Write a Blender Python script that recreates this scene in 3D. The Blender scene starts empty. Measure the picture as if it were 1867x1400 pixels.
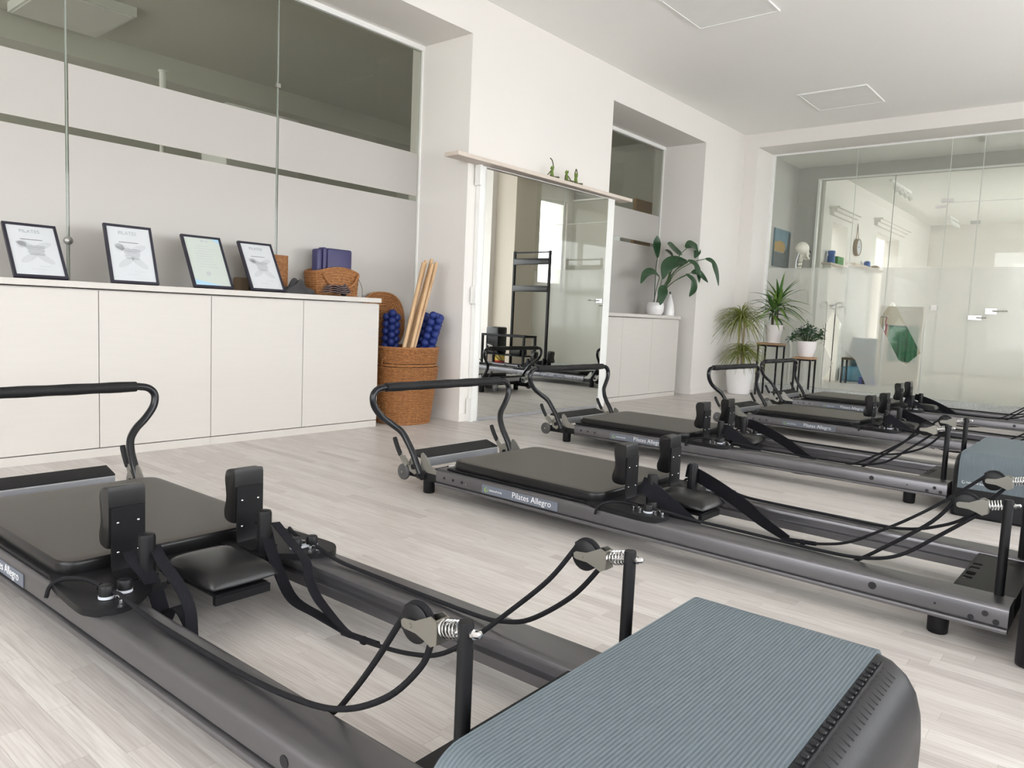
import bpy, bmesh, math, random
from mathutils import Vector, Matrix

random.seed(7)
scene = bpy.context.scene
COL = scene.collection
PI = math.pi

# ------------------------------------------------------------------ camera
FPX, YAW, PITCH, ROLL = 1365.11, math.radians(-39.733), math.radians(-5.368), math.radians(-2.536)
CAM = Vector((0.0, 0.0, 0.8))


def cam_axes():
    cy, sy, cp, sp = math.cos(YAW), math.sin(YAW), math.cos(PITCH), math.sin(PITCH)
    f = Vector((sy * cp, cy * cp, sp))
    r = Vector((cy, -sy, 0))
    d = f.cross(r)
    cr, sr = math.cos(ROLL), math.sin(ROLL)
    return r * cr + d * sr, d * cr - r * sr, f


AX_R, AX_D, AX_F = cam_axes()
cam_data = bpy.data.cameras.new('camera')
cam_data.sensor_fit = 'HORIZONTAL'
cam_data.sensor_width = 36.0
cam_data.lens = 36.0 * FPX / 1867.0
cam_data.clip_start = 0.02
cam_data.clip_end = 200
cam = bpy.data.objects.new('camera', cam_data)
cam.matrix_world = Matrix(((AX_R.x, -AX_D.x, -AX_F.x, CAM.x), (AX_R.y, -AX_D.y, -AX_F.y, CAM.y),
                           (AX_R.z, -AX_D.z, -AX_F.z, CAM.z), (0, 0, 0, 1)))
COL.objects.link(cam)
scene.camera = cam

# ------------------------------------------------------------------ world, exposure
world = bpy.data.worlds.new('world')
scene.world = world
world.use_nodes = True
bg = world.node_tree.nodes['Background']
bg.inputs['Color'].default_value = (0.98, 0.985, 1.0, 1)
bg.inputs['Strength'].default_value = 4.2
vs = scene.view_settings
vs.view_transform = 'Standard'
vs.look = 'None'
vs.exposure = 0.74
vs.gamma = 1.0
vs.use_curve_mapping = False
cy_ = scene.cycles
cy_.use_denoising = True
cy_.max_bounces = 9
cy_.diffuse_bounces = 5
cy_.glossy_bounces = 5
cy_.transmission_bounces = 6
cy_.transparent_max_bounces = 24
cy_.sample_clamp_indirect = 6.0
cy_.blur_glossy = 0.0
cy_.caustics_reflective = False
cy_.caustics_refractive = False


def portal(name, loc, sx, sy, rot):
    l = bpy.data.lights.new(name, 'AREA')
    l.shape = 'RECTANGLE'
    l.size, l.size_y = sx, sy
    l.cycles.is_portal = True
    o = bpy.data.objects.new(name, l)
    o.location = loc
    o.rotation_euler = rot
    COL.objects.link(o)


# daylight enters through the window walls on the side facing -x (light sampling aids, they give off no light)
portal('window_daylight', (1.96, 3.3, 1.455), 9.8, 1.81, (PI / 2, 0, PI / 2))
portal('window_daylight_front', (-.75, -2.62, 1.57), 4.1, 2.34, (PI / 2, 0, 0))  # aid for the unseen windows added behind the camera


# ------------------------------------------------------------------ materials
MATS = {}


def mat(name, color=(0.8, 0.8, 0.8), rough=0.5, metal=0.0, spec=0.5, bump=None, vary=None, coat=0.0, sheen=0.0):
    """principled material; bump=(scale, strength), vary=(scale, amount) add procedural relief and mottling"""
    if name in MATS:
        return MATS[name]
    m = bpy.data.materials.new(name)
    m.use_nodes = True
    nt = m.node_tree
    b = nt.nodes['Principled BSDF']
    b.inputs['Base Color'].default_value = (*color, 1)
    b.inputs['Roughness'].default_value = rough
    b.inputs['Metallic'].default_value = metal
    b.inputs['Specular IOR Level'].default_value = spec
    if coat:
        b.inputs['Coat Weight'].default_value = coat
        b.inputs['Coat Roughness'].default_value = 0.2
    if sheen:
        b.inputs['Sheen Weight'].default_value = sheen
    tc = nt.nodes.new('ShaderNodeTexCoord')
    if vary is None:
        vary = (6.0, 0.05)
    n = nt.nodes.new('ShaderNodeTexNoise')
    n.inputs['Scale'].default_value = vary[0]
    n.inputs['Detail'].default_value = 4
    nt.links.new(tc.outputs['Object'], n.inputs['Vector'])
    mx = nt.nodes.new('ShaderNodeMix')
    mx.data_type = 'RGBA'
    a = vary[1]
    mx.inputs[6].default_value = (*[max(0, c * (1 - a)) for c in color], 1)
    mx.inputs[7].default_value = (*[min(1, c * (1 + a)) for c in color], 1)
    nt.links.new(n.outputs['Fac'], mx.inputs[0])
    nt.links.new(mx.outputs[2], b.inputs['Base Color'])
    if bump:
        n2 = nt.nodes.new('ShaderNodeTexNoise')
        n2.inputs['Scale'].default_value = bump[0]
        n2.inputs['Detail'].default_value = 3
        nt.links.new(tc.outputs['Object'], n2.inputs['Vector'])
        bp = nt.nodes.new('ShaderNodeBump')
        bp.inputs['Strength'].default_value = bump[1]
        bp.inputs['Distance'].default_value = 0.002
        nt.links.new(n2.outputs['Fac'], bp.inputs['Height'])
        nt.links.new(bp.outputs['Normal'], b.inputs['Normal'])
    MATS[name] = m
    return m


def new_nodes(name):
    m = bpy.data.materials.new(name)
    m.use_nodes = True
    nt = m.node_tree
    nt.nodes.clear()
    out = nt.nodes.new('ShaderNodeOutputMaterial')
    MATS[name] = m
    return m, nt, out


def front_only(nt, fr, sock):
    """thin pane: reflect where light enters, not again inside the sheet"""
    geo = nt.nodes.new('ShaderNodeNewGeometry')
    inv = nt.nodes.new('ShaderNodeMath'); inv.operation = 'SUBTRACT'; inv.inputs[0].default_value = 1.0
    mul = nt.nodes.new('ShaderNodeMath'); mul.operation = 'MULTIPLY'
    nt.links.new(geo.outputs['Backfacing'], inv.inputs[1])
    nt.links.new(inv.outputs[0], mul.inputs[0]); nt.links.new(fr.outputs[0], mul.inputs[1])
    nt.links.new(mul.outputs[0], sock)


def glass_mat(name, tint=(0.93, 0.96, 0.94), refl=1.0):
    m, nt, out = new_nodes(name)
    tr = nt.nodes.new('ShaderNodeBsdfTransparent')
    tr.inputs['Color'].default_value = (*tint, 1)
    gl = nt.nodes.new('ShaderNodeBsdfGlossy')
    gl.inputs['Roughness'].default_value = 0.01
    gl.inputs['Color'].default_value = (0.95 * refl, 0.95 * refl, 0.95 * refl, 1)
    fr = nt.nodes.new('ShaderNodeFresnel')
    fr.inputs['IOR'].default_value = 1.5
    mx = nt.nodes.new('ShaderNodeMixShader')
    front_only(nt, fr, mx.inputs[0])
    nt.links.new(tr.outputs[0], mx.inputs[1])
    nt.links.new(gl.outputs[0], mx.inputs[2])
    nt.links.new(mx.outputs[0], out.inputs[0])
    return m


def frost_mat(name, col, clear, trans, blur=0.0):
    """etched film: scatters light both ways and lets a little of the picture through"""
    m, nt, out = new_nodes(name)
    df = nt.nodes.new('ShaderNodeBsdfDiffuse')
    df.inputs['Color'].default_value = (*col, 1)
    tl = nt.nodes.new('ShaderNodeBsdfTranslucent')
    tl.inputs['Color'].default_value = (*col, 1)
    gl = nt.nodes.new('ShaderNodeBsdfGlossy')
    gl.inputs['Roughness'].default_value = 0.22
    if blur:
        tp = nt.nodes.new('ShaderNodeBsdfRefraction')
        tp.inputs['Roughness'].default_value = blur
        tp.inputs['IOR'].default_value = 1.25
    else:
        tp = nt.nodes.new('ShaderNodeBsdfTransparent')
    m1 = nt.nodes.new('ShaderNodeMixShader'); m1.inputs[0].default_value = trans
    m2 = nt.nodes.new('ShaderNodeMixShader'); m2.inputs[0].default_value = clear
    m3 = nt.nodes.new('ShaderNodeMixShader')
    fr = nt.nodes.new('ShaderNodeFresnel'); fr.inputs['IOR'].default_value = 1.35
    L = nt.links.new
    L(df.outputs[0], m1.inputs[1]); L(tl.outputs[0], m1.inputs[2])
    L(m1.outputs[0], m2.inputs[1]); L(tp.outputs[0], m2.inputs[2])
    front_only(nt, fr, m3.inputs[0]); L(m2.outputs[0], m3.inputs[1]); L(gl.outputs[0], m3.inputs[2])
    L(m3.outputs[0], out.inputs[0])
    return m


def wood_floor_mat():
    m = mat('pale_ash_parquet', (0.62, 0.56, 0.50), 0.38, spec=0.4)
    nt = m.node_tree
    b = nt.nodes['Principled BSDF']
    L = nt.links.new
    tc = nt.nodes.new('ShaderNodeTexCoord')
    at = nt.nodes.new('ShaderNodeAttribute'); at.attribute_name = 'tone'
    sh = nt.nodes.new('ShaderNodeVectorMath'); sh.operation = 'MULTIPLY_ADD'
    cmb = nt.nodes.new('ShaderNodeCombineXYZ')
    L(at.outputs['Fac'], cmb.inputs[0]); L(at.outputs['Fac'], cmb.inputs[1]); L(at.outputs['Fac'], cmb.inputs[2])
    sh.inputs[1].default_value = (37.0, 53.0, 11.0)
    L(cmb.outputs[0], sh.inputs[0])
    geo = nt.nodes.new('ShaderNodeNewGeometry')
    L(geo.outputs['Position'], sh.inputs[2])
    mp = nt.nodes.new('ShaderNodeMapping'); mp.inputs['Scale'].default_value = (2.2, 34.0, 1.0)
    L(sh.outputs[0], mp.inputs[0])
    n1 = nt.nodes.new('ShaderNodeTexNoise'); n1.inputs['Scale'].default_value = 3.2; n1.inputs['Detail'].default_value = 7
    n1.inputs['Distortion'].default_value = 0.6
    L(mp.outputs[0], n1.inputs['Vector'])
    mp2 = nt.nodes.new('ShaderNodeMapping'); mp2.inputs['Scale'].default_value = (1.1, 7.0, 1.0)
    L(sh.outputs[0], mp2.inputs[0])
    wv = nt.nodes.new('ShaderNodeTexWave'); wv.wave_type = 'RINGS'; wv.inputs['Scale'].default_value = 5.0
    wv.inputs['Distortion'].default_value = 5.0; wv.inputs['Detail'].default_value = 2
    L(mp2.outputs[0], wv.inputs['Vector'])
    r1 = nt.nodes.new('ShaderNodeValToRGB')
    e = r1.color_ramp.elements
    e[0].position, e[0].color = 0.0, (0.49, 0.452, 0.430, 1)
    e[1].position, e[1].color = 1.0, (0.645, 0.613, 0.588, 1)
    for p, c in ((0.15, (0.555, 0.518, 0.494, 1)), (0.5, (0.60, 0.562, 0.533, 1)), (0.8, (0.62, 0.586, 0.56, 1))):
        k = e.new(p); k.color = c
    L(at.outputs['Fac'], r1.inputs[0])
    r2 = nt.nodes.new('ShaderNodeValToRGB')
    r2.color_ramp.elements[0].position, r2.color_ramp.elements[0].color = 0.33, (0.80, 0.78, 0.76, 1)
    r2.color_ramp.elements[1].position, r2.color_ramp.elements[1].color = 0.62, (1.0, 1.0, 1.0, 1)
    L(n1.outputs['Fac'], r2.inputs[0])
    r3 = nt.nodes.new('ShaderNodeValToRGB')
    r3.color_ramp.elements[0].position, r3.color_ramp.elements[0].color = 0.0, (0.86, 0.84, 0.83, 1)
    r3.color_ramp.elements[1].position, r3.color_ramp.elements[1].color = 0.35, (1.0, 1.0, 1.0, 1)
    L(wv.outputs['Fac'], r3.inputs[0])
    x1 = nt.nodes.new('ShaderNodeMix'); x1.data_type = 'RGBA'; x1.blend_type = 'MULTIPLY'; x1.inputs[0].default_value = 0.8
    x2 = nt.nodes.new('ShaderNodeMix'); x2.data_type = 'RGBA'; x2.blend_type = 'MULTIPLY'; x2.inputs[0].default_value = 0.5
    L(r1.outputs[0], x1.inputs[6]); L(r2.outputs[0], x1.inputs[7])
    L(x1.outputs[2], x2.inputs[6]); L(r3.outputs[0], x2.inputs[7])
    L(x2.outputs[2], b.inputs['Base Color'])
    bp = nt.nodes.new('ShaderNodeBump'); bp.inputs['Strength'].default_value = 0.12; bp.inputs['Distance'].default_value = 0.001
    L(n1.outputs['Fac'], bp.inputs['Height']); L(bp.outputs[0], b.inputs['Normal'])
    return m


def grain_mat(name, c1, c2, axis_scale, rough=0.5):
    """wood with grain stretched along one axis (object space)"""
    m = mat(name, c1, rough)
    nt = m.node_tree
    b = nt.nodes['Principled BSDF']
    tc = nt.nodes.new('ShaderNodeTexCoord')
    mp = nt.nodes.new('ShaderNodeMapping'); mp.inputs['Scale'].default_value = axis_scale
    n = nt.nodes.new('ShaderNodeTexNoise'); n.inputs['Scale'].default_value = 4; n.inputs['Detail'].default_value = 6
    r = nt.nodes.new('ShaderNodeValToRGB')
    r.color_ramp.elements[0].position, r.color_ramp.elements[0].color = 0.3, (*c1, 1)
    r.color_ramp.elements[1].position, r.color_ramp.elements[1].color = 0.7, (*c2, 1)
    L = nt.links.new
    L(tc.outputs['Object'], mp.inputs[0]); L(mp.outputs[0], n.inputs['Vector']); L(n.outputs['Fac'], r.inputs[0])
    L(r.outputs[0], b.inputs['Base Color'])
    return m


def ribbed_mat(name, color, axis, period, rough=0.6, strength=0.6):
    m = mat(name, color, rough, spec=0.3)
    nt = m.node_tree
    b = nt.nodes['Principled BSDF']
    tc = nt.nodes.new('ShaderNodeTexCoord')
    wv = nt.nodes.new('ShaderNodeTexWave'); wv.bands_direction = axis
    wv.inputs['Scale'].default_value = 2 * PI / period / 20.0
    bp = nt.nodes.new('ShaderNodeBump'); bp.inputs['Strength'].default_value = strength; bp.inputs['Distance'].default_value = 0.0015
    L = nt.links.new
    L(tc.outputs['Object'], wv.inputs['Vector']); L(wv.outputs['Fac'], bp.inputs['Height']); L(bp.outputs[0], b.inputs['Normal'])
    return m


def wicker_mat(name, c1, c2):
    m = mat(name, c1, 0.55, spec=0.35)
    nt = m.node_tree
    b = nt.nodes['Principled BSDF']
    tc = nt.nodes.new('ShaderNodeTexCoord')
    n = nt.nodes.new('ShaderNodeTexNoise'); n.inputs['Scale'].default_value = 60; n.inputs['Detail'].default_value = 3
    mp = nt.nodes.new('ShaderNodeMapping'); mp.inputs['Scale'].default_value = (1, 1, 3)
    r = nt.nodes.new('ShaderNodeValToRGB')
    r.color_ramp.elements[0].position, r.color_ramp.elements[0].color = 0.3, (*c1, 1)
    r.color_ramp.elements[1].position, r.color_ramp.elements[1].color = 0.7, (*c2, 1)
    L = nt.links.new
    L(tc.outputs['Object'], mp.inputs[0]); L(mp.outputs[0], n.inputs['Vector']); L(n.outputs['Fac'], r.inputs[0])
    L(r.outputs[0], b.inputs['Base Color'])
    return m


WALL = mat('warm_white_paint', (0.80, 0.77, 0.735), 0.7, spec=0.3, bump=(180, 0.05), vary=(1.5, 0.015))
CEIL = mat('ceiling_paint', (0.91, 0.90, 0.875), 0.8, spec=0.2, bump=(160, 0.04), vary=(1.2, 0.015))
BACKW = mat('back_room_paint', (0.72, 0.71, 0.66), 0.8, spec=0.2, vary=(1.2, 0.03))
CAB = grain_mat('white_laminate', (0.60, 0.57, 0.535), (0.613, 0.582, 0.546), (14, 1.2, 14), 0.45)
FLOOR = wood_floor_mat()
TILE = mat('grey_floor_tile', (0.52, 0.49, 0.44), 0.4, vary=(3, 0.08))
RAIL = mat('gunmetal_anodised', (0.155, 0.150, 0.158), 0.32, metal=0.8, bump=(900, 0.04), vary=(30, 0.05))
BLKMET = mat('black_powder_coat', (0.008, 0.008, 0.009), 0.45, spec=0.2, bump=(900, 0.08), vary=(20, 0.15))
TUBEM = mat('black_gloss_tube', (0.009, 0.0095, 0.012), 0.24, spec=0.4, vary=(14, 0.12))
GRIP = mat('black_foam_grip', (0.010, 0.010, 0.011), 0.58, spec=0.3, bump=(500, 0.3))
VINYL = mat('black_vinyl', (0.007, 0.007, 0.0075), 0.30, spec=0.38, bump=(420, 0.12), vary=(8, 0.15))
PADV = mat('carriage_vinyl', (0.034, 0.027, 0.021), 0.45, spec=1.0, bump=(500, 0.1), vary=(5, 0.12))  # lighter brown copy of the black vinyl, ceiling reflection put into its colour
PLAS = mat('black_plastic', (0.008, 0.008, 0.009), 0.42, spec=0.25, vary=(20, 0.15))
GREYP = mat('grey_plastic', (0.085, 0.085, 0.085), 0.45, vary=(20, 0.1))
ROPE = mat('black_braided_rope', (0.008, 0.008, 0.010), 0.75, spec=0.25, bump=(700, 0.8), vary=(300, 0.5))
STRAP = mat('black_webbing', (0.007, 0.007, 0.010), 0.8, spec=0.2, bump=(600, 0.5), vary=(200, 0.3))
CHROME = mat('chrome', (0.75, 0.75, 0.75), 0.14, metal=1.0, vary=(30, 0.05))
NICKEL = mat('satin_nickel', (0.34, 0.335, 0.31), 0.36, metal=0.9, vary=(40, 0.06))
CHEEK = mat('dull_steel', (0.27, 0.26, 0.23), 0.34, metal=0.9, vary=(40, 0.06))
ALU = mat('brushed_aluminium', (0.55, 0.56, 0.59), 0.36, metal=0.85, vary=(60, 0.05))
NYLON = mat('pale_grey_nylon', (0.55, 0.57, 0.62), 0.5)
LABELM = mat('slate_label', (0.135, 0.150, 0.185), 0.5)
WHITEP = mat('white_print', (0.85, 0.85, 0.86), 0.6)
GREENP = mat('lime_print', (0.45, 0.72, 0.08), 0.6)
HOLE = mat('dark_bore', (0.008, 0.008, 0.010), 0.6)  # near-black that puts the shade of holes and recesses into colour
FOAM = mat('black_moulded_foam', (0.010, 0.010, 0.012), 0.42, spec=0.26, bump=(260, 0.12), vary=(40, 0.2))
MATG = ribbed_mat('grey_ribbed_mat', (0.112, 0.138, 0.155), 'X', 0.0058, 0.62, 0.45)
GLASS = glass_mat('clear_glass', (0.955, 0.965, 0.95))
GLASSD = glass_mat('smoky_partition_glass', (0.74, 0.75, 0.71))
WGLASS = glass_mat('window_glass', (0.97, 0.98, 0.98), 0.6)
GEDGE = mat('glass_edge', (0.30, 0.33, 0.30), 0.2, spec=0.6)
GEDGEL = mat('pale_glass_edge', (0.66, 0.68, 0.64), 0.2, spec=0.6)
FROST = frost_mat('frosted_film', (0.66, 0.635, 0.605), 0.04, 0.30)
FROSTB = frost_mat('frosted_film_rear', (0.86, 0.855, 0.825), 0.71, 0.5)
MIRROR = mat('mirror_silver', (0.90, 0.92, 0.90), 0.0, metal=1.0, vary=(1, 0.0))
WICK = wicker_mat('honey_wicker', (0.20, 0.075, 0.024), (0.40, 0.185, 0.066))
STICK = grain_mat('beech_dowel', (0.50, 0.31, 0.16), (0.62, 0.42, 0.24), (10, 10, 1), 0.45)
BLUE = mat('royal_blue_rubber', (0.012, 0.028, 0.16), 0.5, spec=0.4, vary=(20, 0.15))
NAVY = mat('navy_vinyl', (0.040, 0.037, 0.115), 0.45, vary=(12, 0.15))
DARKC = mat('charcoal_cloth', (0.045, 0.043, 0.045), 0.85, bump=(300, 0.4), vary=(30, 0.2))
MAUVE = mat('mauve_cloth', (0.16, 0.115, 0.115), 0.85, bump=(300, 0.4), vary=(30, 0.2))
PAPER = mat('certificate_paper', (0.60, 0.62, 0.645), 0.3, spec=0.6)
PAPERG = mat('pale_green_paper', (0.54, 0.59, 0.55), 0.3, spec=0.6)
INK = mat('grey_ink', (0.18, 0.18, 0.19), 0.6)
INKL = mat('pale_ink', (0.48, 0.50, 0.52), 0.5)
INKW = mat('watermark_ink', (0.53, 0.55, 0.57), 0.5)
INKM = mat('mid_ink', (0.33, 0.345, 0.355), 0.5)
INKB = mat('pale_blue_ink', (0.40, 0.60, 0.75), 0.5)
FRAMEB = mat('dark_frame_lacquer', (0.020, 0.019, 0.032), 0.35)
POTW = mat('white_ceramic', (0.84, 0.82, 0.82), 0.25, spec=0.5)
POTP = mat('matt_white_pot', (0.82, 0.77, 0.76), 0.5)
SOIL = mat('soil', (0.05, 0.035, 0.025), 0.9, bump=(80, 0.9), vary=(60, 0.5))
LEAFD = mat('dark_green_leaf', (0.018, 0.060, 0.022), 0.36, spec=0.5, vary=(18, 0.35))
LEAFM = mat('mid_green_leaf', (0.055, 0.135, 0.028), 0.42, vary=(25, 0.35))
LEAFS = mat('striped_leaf', (0.16, 0.27, 0.055), 0.45, vary=(25, 0.35))
LEAFY = mat('yellow_green_leaf', (0.20, 0.23, 0.045), 0.5, vary=(30, 0.4))
STEMM = mat('green_stem', (0.045, 0.085, 0.03), 0.5, vary=(20, 0.3))
CANE = mat('dry_cane', (0.30, 0.23, 0.13), 0.8, bump=(60, 0.6), vary=(30, 0.2))
FROG = mat('glazed_frog_green', (0.15, 0.24, 0.035), 0.35, vary=(60, 0.4))
FROGD = mat('brown_frog_limb', (0.075, 0.075, 0.025), 0.4, vary=(60, 0.4))
SHELFW = grain_mat('washed_oak', (0.60, 0.52, 0.45), (0.70, 0.62, 0.55), (12, 1.0, 12), 0.55)
STANDW = grain_mat('rustic_board', (0.30, 0.17, 0.09), (0.48, 0.30, 0.17), (2, 12, 12), 0.6)
DKWOOD = grain_mat('dark_stool_wood', (0.07, 0.045, 0.03), (0.12, 0.08, 0.05), (2, 12, 12), 0.5)
BONE = mat('ivory_plastic', (0.86, 0.82, 0.74), 0.5, vary=(40, 0.08))
LIGHTP = mat('opal_light_panel', (0.86, 0.855, 0.835), 0.45)
WHITEM = mat('white_metal', (0.86, 0.86, 0.84), 0.4)
RED = mat('red_enamel', (0.42, 0.012, 0.02), 0.35)
YELLOW = mat('yellow_print', (0.75, 0.55, 0.10), 0.5)
GREENC = mat('green_cloth', (0.03, 0.27, 0.13), 0.7, bump=(60, 0.5), vary=(12, 0.25))
TEAL = mat('blue_grey_mat', (0.10, 0.20, 0.27), 0.6)
TEALD = mat('deep_teal_mat', (0.03, 0.17, 0.27), 0.6)
BLUEB = mat('bright_blue_plastic', (0.015, 0.06, 0.42), 0.45)
BLUEJ = mat('blue_glaze', (0.05, 0.14, 0.42), 0.4, vary=(40, 0.5))
GREENB = mat('green_plastic', (0.06, 0.27, 0.06), 0.5)
BEIGE = mat('beige_door', (0.80, 0.70, 0.58), 0.6)
PINK = mat('pink_ribbon', (0.55, 0.16, 0.22), 0.6)
CLOCKW = mat('brown_clock_wood', (0.28, 0.21, 0.15), 0.6)
SKYP = mat('painted_sky', (0.13, 0.22, 0.27), 0.6, vary=(6, 0.3))
YELP = mat('painted_yellow', (0.36, 0.23, 0.07), 0.6, vary=(20, 0.3))
DRKP = mat('painted_dark', (0.07, 0.085, 0.085), 0.6, vary=(20, 0.5))
CORR = mat('light_grey_paint', (0.50, 0.49, 0.465), 0.7, vary=(2, 0.02))  # corridor dimness put into a greyer wall colour
TANW = mat('tan_paint', (0.66, 0.60, 0.51), 0.7, vary=(2, 0.02))  # plain tan for the pier, apart from the white wall
TERR = mat('speckled_threshold', (0.52, 0.54, 0.53), 0.4, vary=(70, 0.55))
GROUND = mat('outdoor_paving', (0.90, 0.885, 0.86), 0.8, vary=(1, 0.2))
ORANGEW = mat('amber_board', (0.55, 0.32, 0.10), 0.6, vary=(8, 0.1))


# ------------------------------------------------------------------ geometry helpers
def catmull(pts, n=6):
    P = [Vector(p) for p in pts]
    if len(P) < 3:
        return P
    out = []
    for i in range(len(P) - 1):
        p0 = P[i - 1] if i > 0 else P[i] * 2 - P[i + 1]
        p1, p2 = P[i], P[i + 1]
        p3 = P[i + 2] if i + 2 < len(P) else P[i + 1] * 2 - P[i]
        for k in range(n):
            t = k / n
            out.append(0.5 * ((2 * p1) + (p2 - p0) * t + (2 * p0 - 5 * p1 + 4 * p2 - p3) * t * t + (3 * p1 - p0 - 3 * p2 + p3) * t ** 3))
    out.append(P[-1])
    return out


class MB:
    def __init__(s):
        s.v, s.f = [], []

    def add(s, vs_, fs):
        o = len(s.v)
        s.v += [Vector(p) for p in vs_]
        s.f += [tuple(i + o for i in f) for f in fs]
        return s

    def box(s, x0, x1, y0, y1, z0, z1):
        return s.add([(x0, y0, z0), (x1, y0, z0), (x1, y1, z0), (x0, y1, z0), (x0, y0, z1), (x1, y0, z1), (x1, y1, z1), (x0, y1, z1)],
                     [(0, 3, 2, 1), (4, 5, 6, 7), (0, 1, 5, 4), (1, 2, 6, 5), (2, 3, 7, 6), (3, 0, 4, 7)])

    def rbox(s, x0, x1, y0, y1, z0, z1, r=0.01, seg=2):
        bm = bmesh.new()
        bmesh.ops.create_cube(bm, size=1)
        for v in bm.verts:
            v.co = Vector(((x0 + x1) / 2 + v.co.x * (x1 - x0), (y0 + y1) / 2 + v.co.y * (y1 - y0), (z0 + z1) / 2 + v.co.z * (z1 - z0)))
        bmesh.ops.bevel(bm, geom=list(bm.edges), offset=r, segments=seg, profile=0.5, affect='EDGES')
        return s.bm(bm)

    def bm(s, bm):
        bm.verts.index_update()
        s.add([v.co.copy() for v in bm.verts], [tuple(v.index for v in f.verts) for f in bm.faces])
        bm.free()
        return s

    def tube(s, pts, r, n=10, cap=True, closed=False, flat=1.0):
        P = [Vector(p) for p in pts]
        m = len(P)
        rs = list(r) if isinstance(r, (list, tuple)) else [r] * m
        T = []
        for i in range(m):
            if closed:
                t = P[(i + 1) % m] - P[i - 1]
            else:
                t = P[min(i + 1, m - 1)] - P[max(i - 1, 0)]
            T.append(t.normalized() if t.length > 1e-9 else Vector((0, 0, 1)))
        ref = Vector((0, 0, 1)) if abs(T[0].z) < 0.9 else Vector((1, 0, 0))
        N = (ref - T[0] * ref.dot(T[0])).normalized()
        vs_, fs = [], []
        for i in range(m):
            N = (N - T[i] * N.dot(T[i]))
            N = N.normalized() if N.length > 1e-9 else T[i].orthogonal().normalized()
            B = T[i].cross(N)
            for k in range(n):
                a = 2 * PI * k / n
                vs_.append(P[i] + (N * math.cos(a) * flat + B * math.sin(a)) * rs[i])
        rng = m if closed else m - 1
        for i in range(rng):
            j = (i + 1) % m
            for k in range(n):
                q = (k + 1) % n
                fs.append((i * n + k, i * n + q, j * n + q, j * n + k))
        if cap and not closed:
            fs.append(tuple(reversed(range(n))))
            fs.append(tuple((m - 1) * n + k for k in range(n)))
        return s.add(vs_, fs)

    def cyl(s, p0, p1, r0, r1=None, n=16):
        return s.tube([p0, p1], [r0, r0 if r1 is None else r1], n)

    def lathe(s, prof, n=28, c=(0, 0, 0), cap=True, sx=1.0, sy=1.0):
        vs_, fs = [], []
        for (r, z) in prof:
            for k in range(n):
                a = 2 * PI * k / n
                vs_.append((c[0] + sx * r * math.cos(a), c[1] + sy * r * math.sin(a), c[2] + z))
        m = len(prof)
        for i in range(m - 1):
            for k in range(n):
                q = (k + 1) % n
                fs.append((i * n + k, i * n + q, (i + 1) * n + q, (i + 1) * n + k))
        if cap:
            fs.append(tuple(reversed(range(n))))
            fs.append(tuple((m - 1) * n + k for k in range(n)))
        return s.add(vs_, fs)

    def sphere(s, c, r, nu=14, nv=9, rot=None):
        rr = (r, r, r) if not isinstance(r, (tuple, list)) else r
        vs_, fs = [], []
        c = Vector(c)
        for j in range(1, nv):
            t = PI * j / nv
            for i in range(nu):
                p = 2 * PI * i / nu
                q = Vector((rr[0] * math.sin(t) * math.cos(p), rr[1] * math.sin(t) * math.sin(p), rr[2] * math.cos(t)))
                vs_.append(c + (rot @ q if rot else q))
        for j in range(nv - 2):
            for i in range(nu):
                k = (i + 1) % nu
                fs.append((j * nu + i, (j + 1) * nu + i, (j + 1) * nu + k, j * nu + k))
        top, bot = Vector((0, 0, rr[2])), Vector((0, 0, -rr[2]))
        vs_ += [c + (rot @ top if rot else top), c + (rot @ bot if rot else bot)]
        a, b = len(vs_) - 2, len(vs_) - 1
        for i in range(nu):
            k = (i + 1) % nu
            fs.append((a, i, k))
            fs.append((b, (nv - 2) * nu + k, (nv - 2) * nu + i))
        return s.add(vs_, fs)

    def prism(s, poly, off, d):
        """poly: list of 3d points (planar, ccw about d), extruded by vector d"""
        n = len(poly)
        d = Vector(d)
        vs_ = [Vector(p) + Vector(off) for p in poly] + [Vector(p) + Vector(off) + d for p in poly]
        fs = [tuple(reversed(range(n))), tuple(range(n, 2 * n))] + [(i, (i + 1) % n, n + (i + 1) % n, n + i) for i in range(n)]
        return s.add(vs_, fs)

    def ribbon(s, pts, w, t, wd, cap=True):
        """flat band following pts; wd = width direction (or list)"""
        P = [Vector(p) for p in pts]
        m = len(P)
        vs_, fs = [], []
        for i in range(m):
            T = (P[min(i + 1, m - 1)] - P[max(i - 1, 0)]).normalized()
            W = Vector(wd[i] if isinstance(wd, list) else wd)
            W = (W - T * W.dot(T)).normalized()
            N = T.cross(W).normalized()
            ww = w[i] if isinstance(w, (list, tuple)) else w
            for a, b in ((-1, -1), (1, -1), (1, 1), (-1, 1)):
                vs_.append(P[i] + W * a * ww / 2 + N * b * t / 2)
        for i in range(m - 1):
            for k in range(4):
                q = (k + 1) % 4
                fs.append((i * 4 + k, i * 4 + q, (i + 1) * 4 + q, (i + 1) * 4 + k))
        fs.append((3, 2, 1, 0))
        fs.append(tuple((m - 1) * 4 + k for k in range(4)))
        return s.add(vs_, fs)

    def xf(s, M):
        s.v = [M @ p for p in s.v]
        return s

    def mesh(s, name, m, smooth=35):
        me = bpy.data.meshes.new(name)
        me.from_pydata([tuple(p) for p in s.v], [], s.f)
        bm = bmesh.new()
        bm.from_mesh(me)
        bmesh.ops.recalc_face_normals(bm, faces=list(bm.faces))
        bm.to_mesh(me)
        bm.free()
        if m:
            me.materials.append(m)
        if smooth:
            me.shade_smooth()
            me.set_sharp_from_angle(angle=math.radians(smooth))
        return me

    def obj(s, name, m, parent=None, smooth=35):
        return link(name, s.mesh(name, m, smooth), parent)


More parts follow.
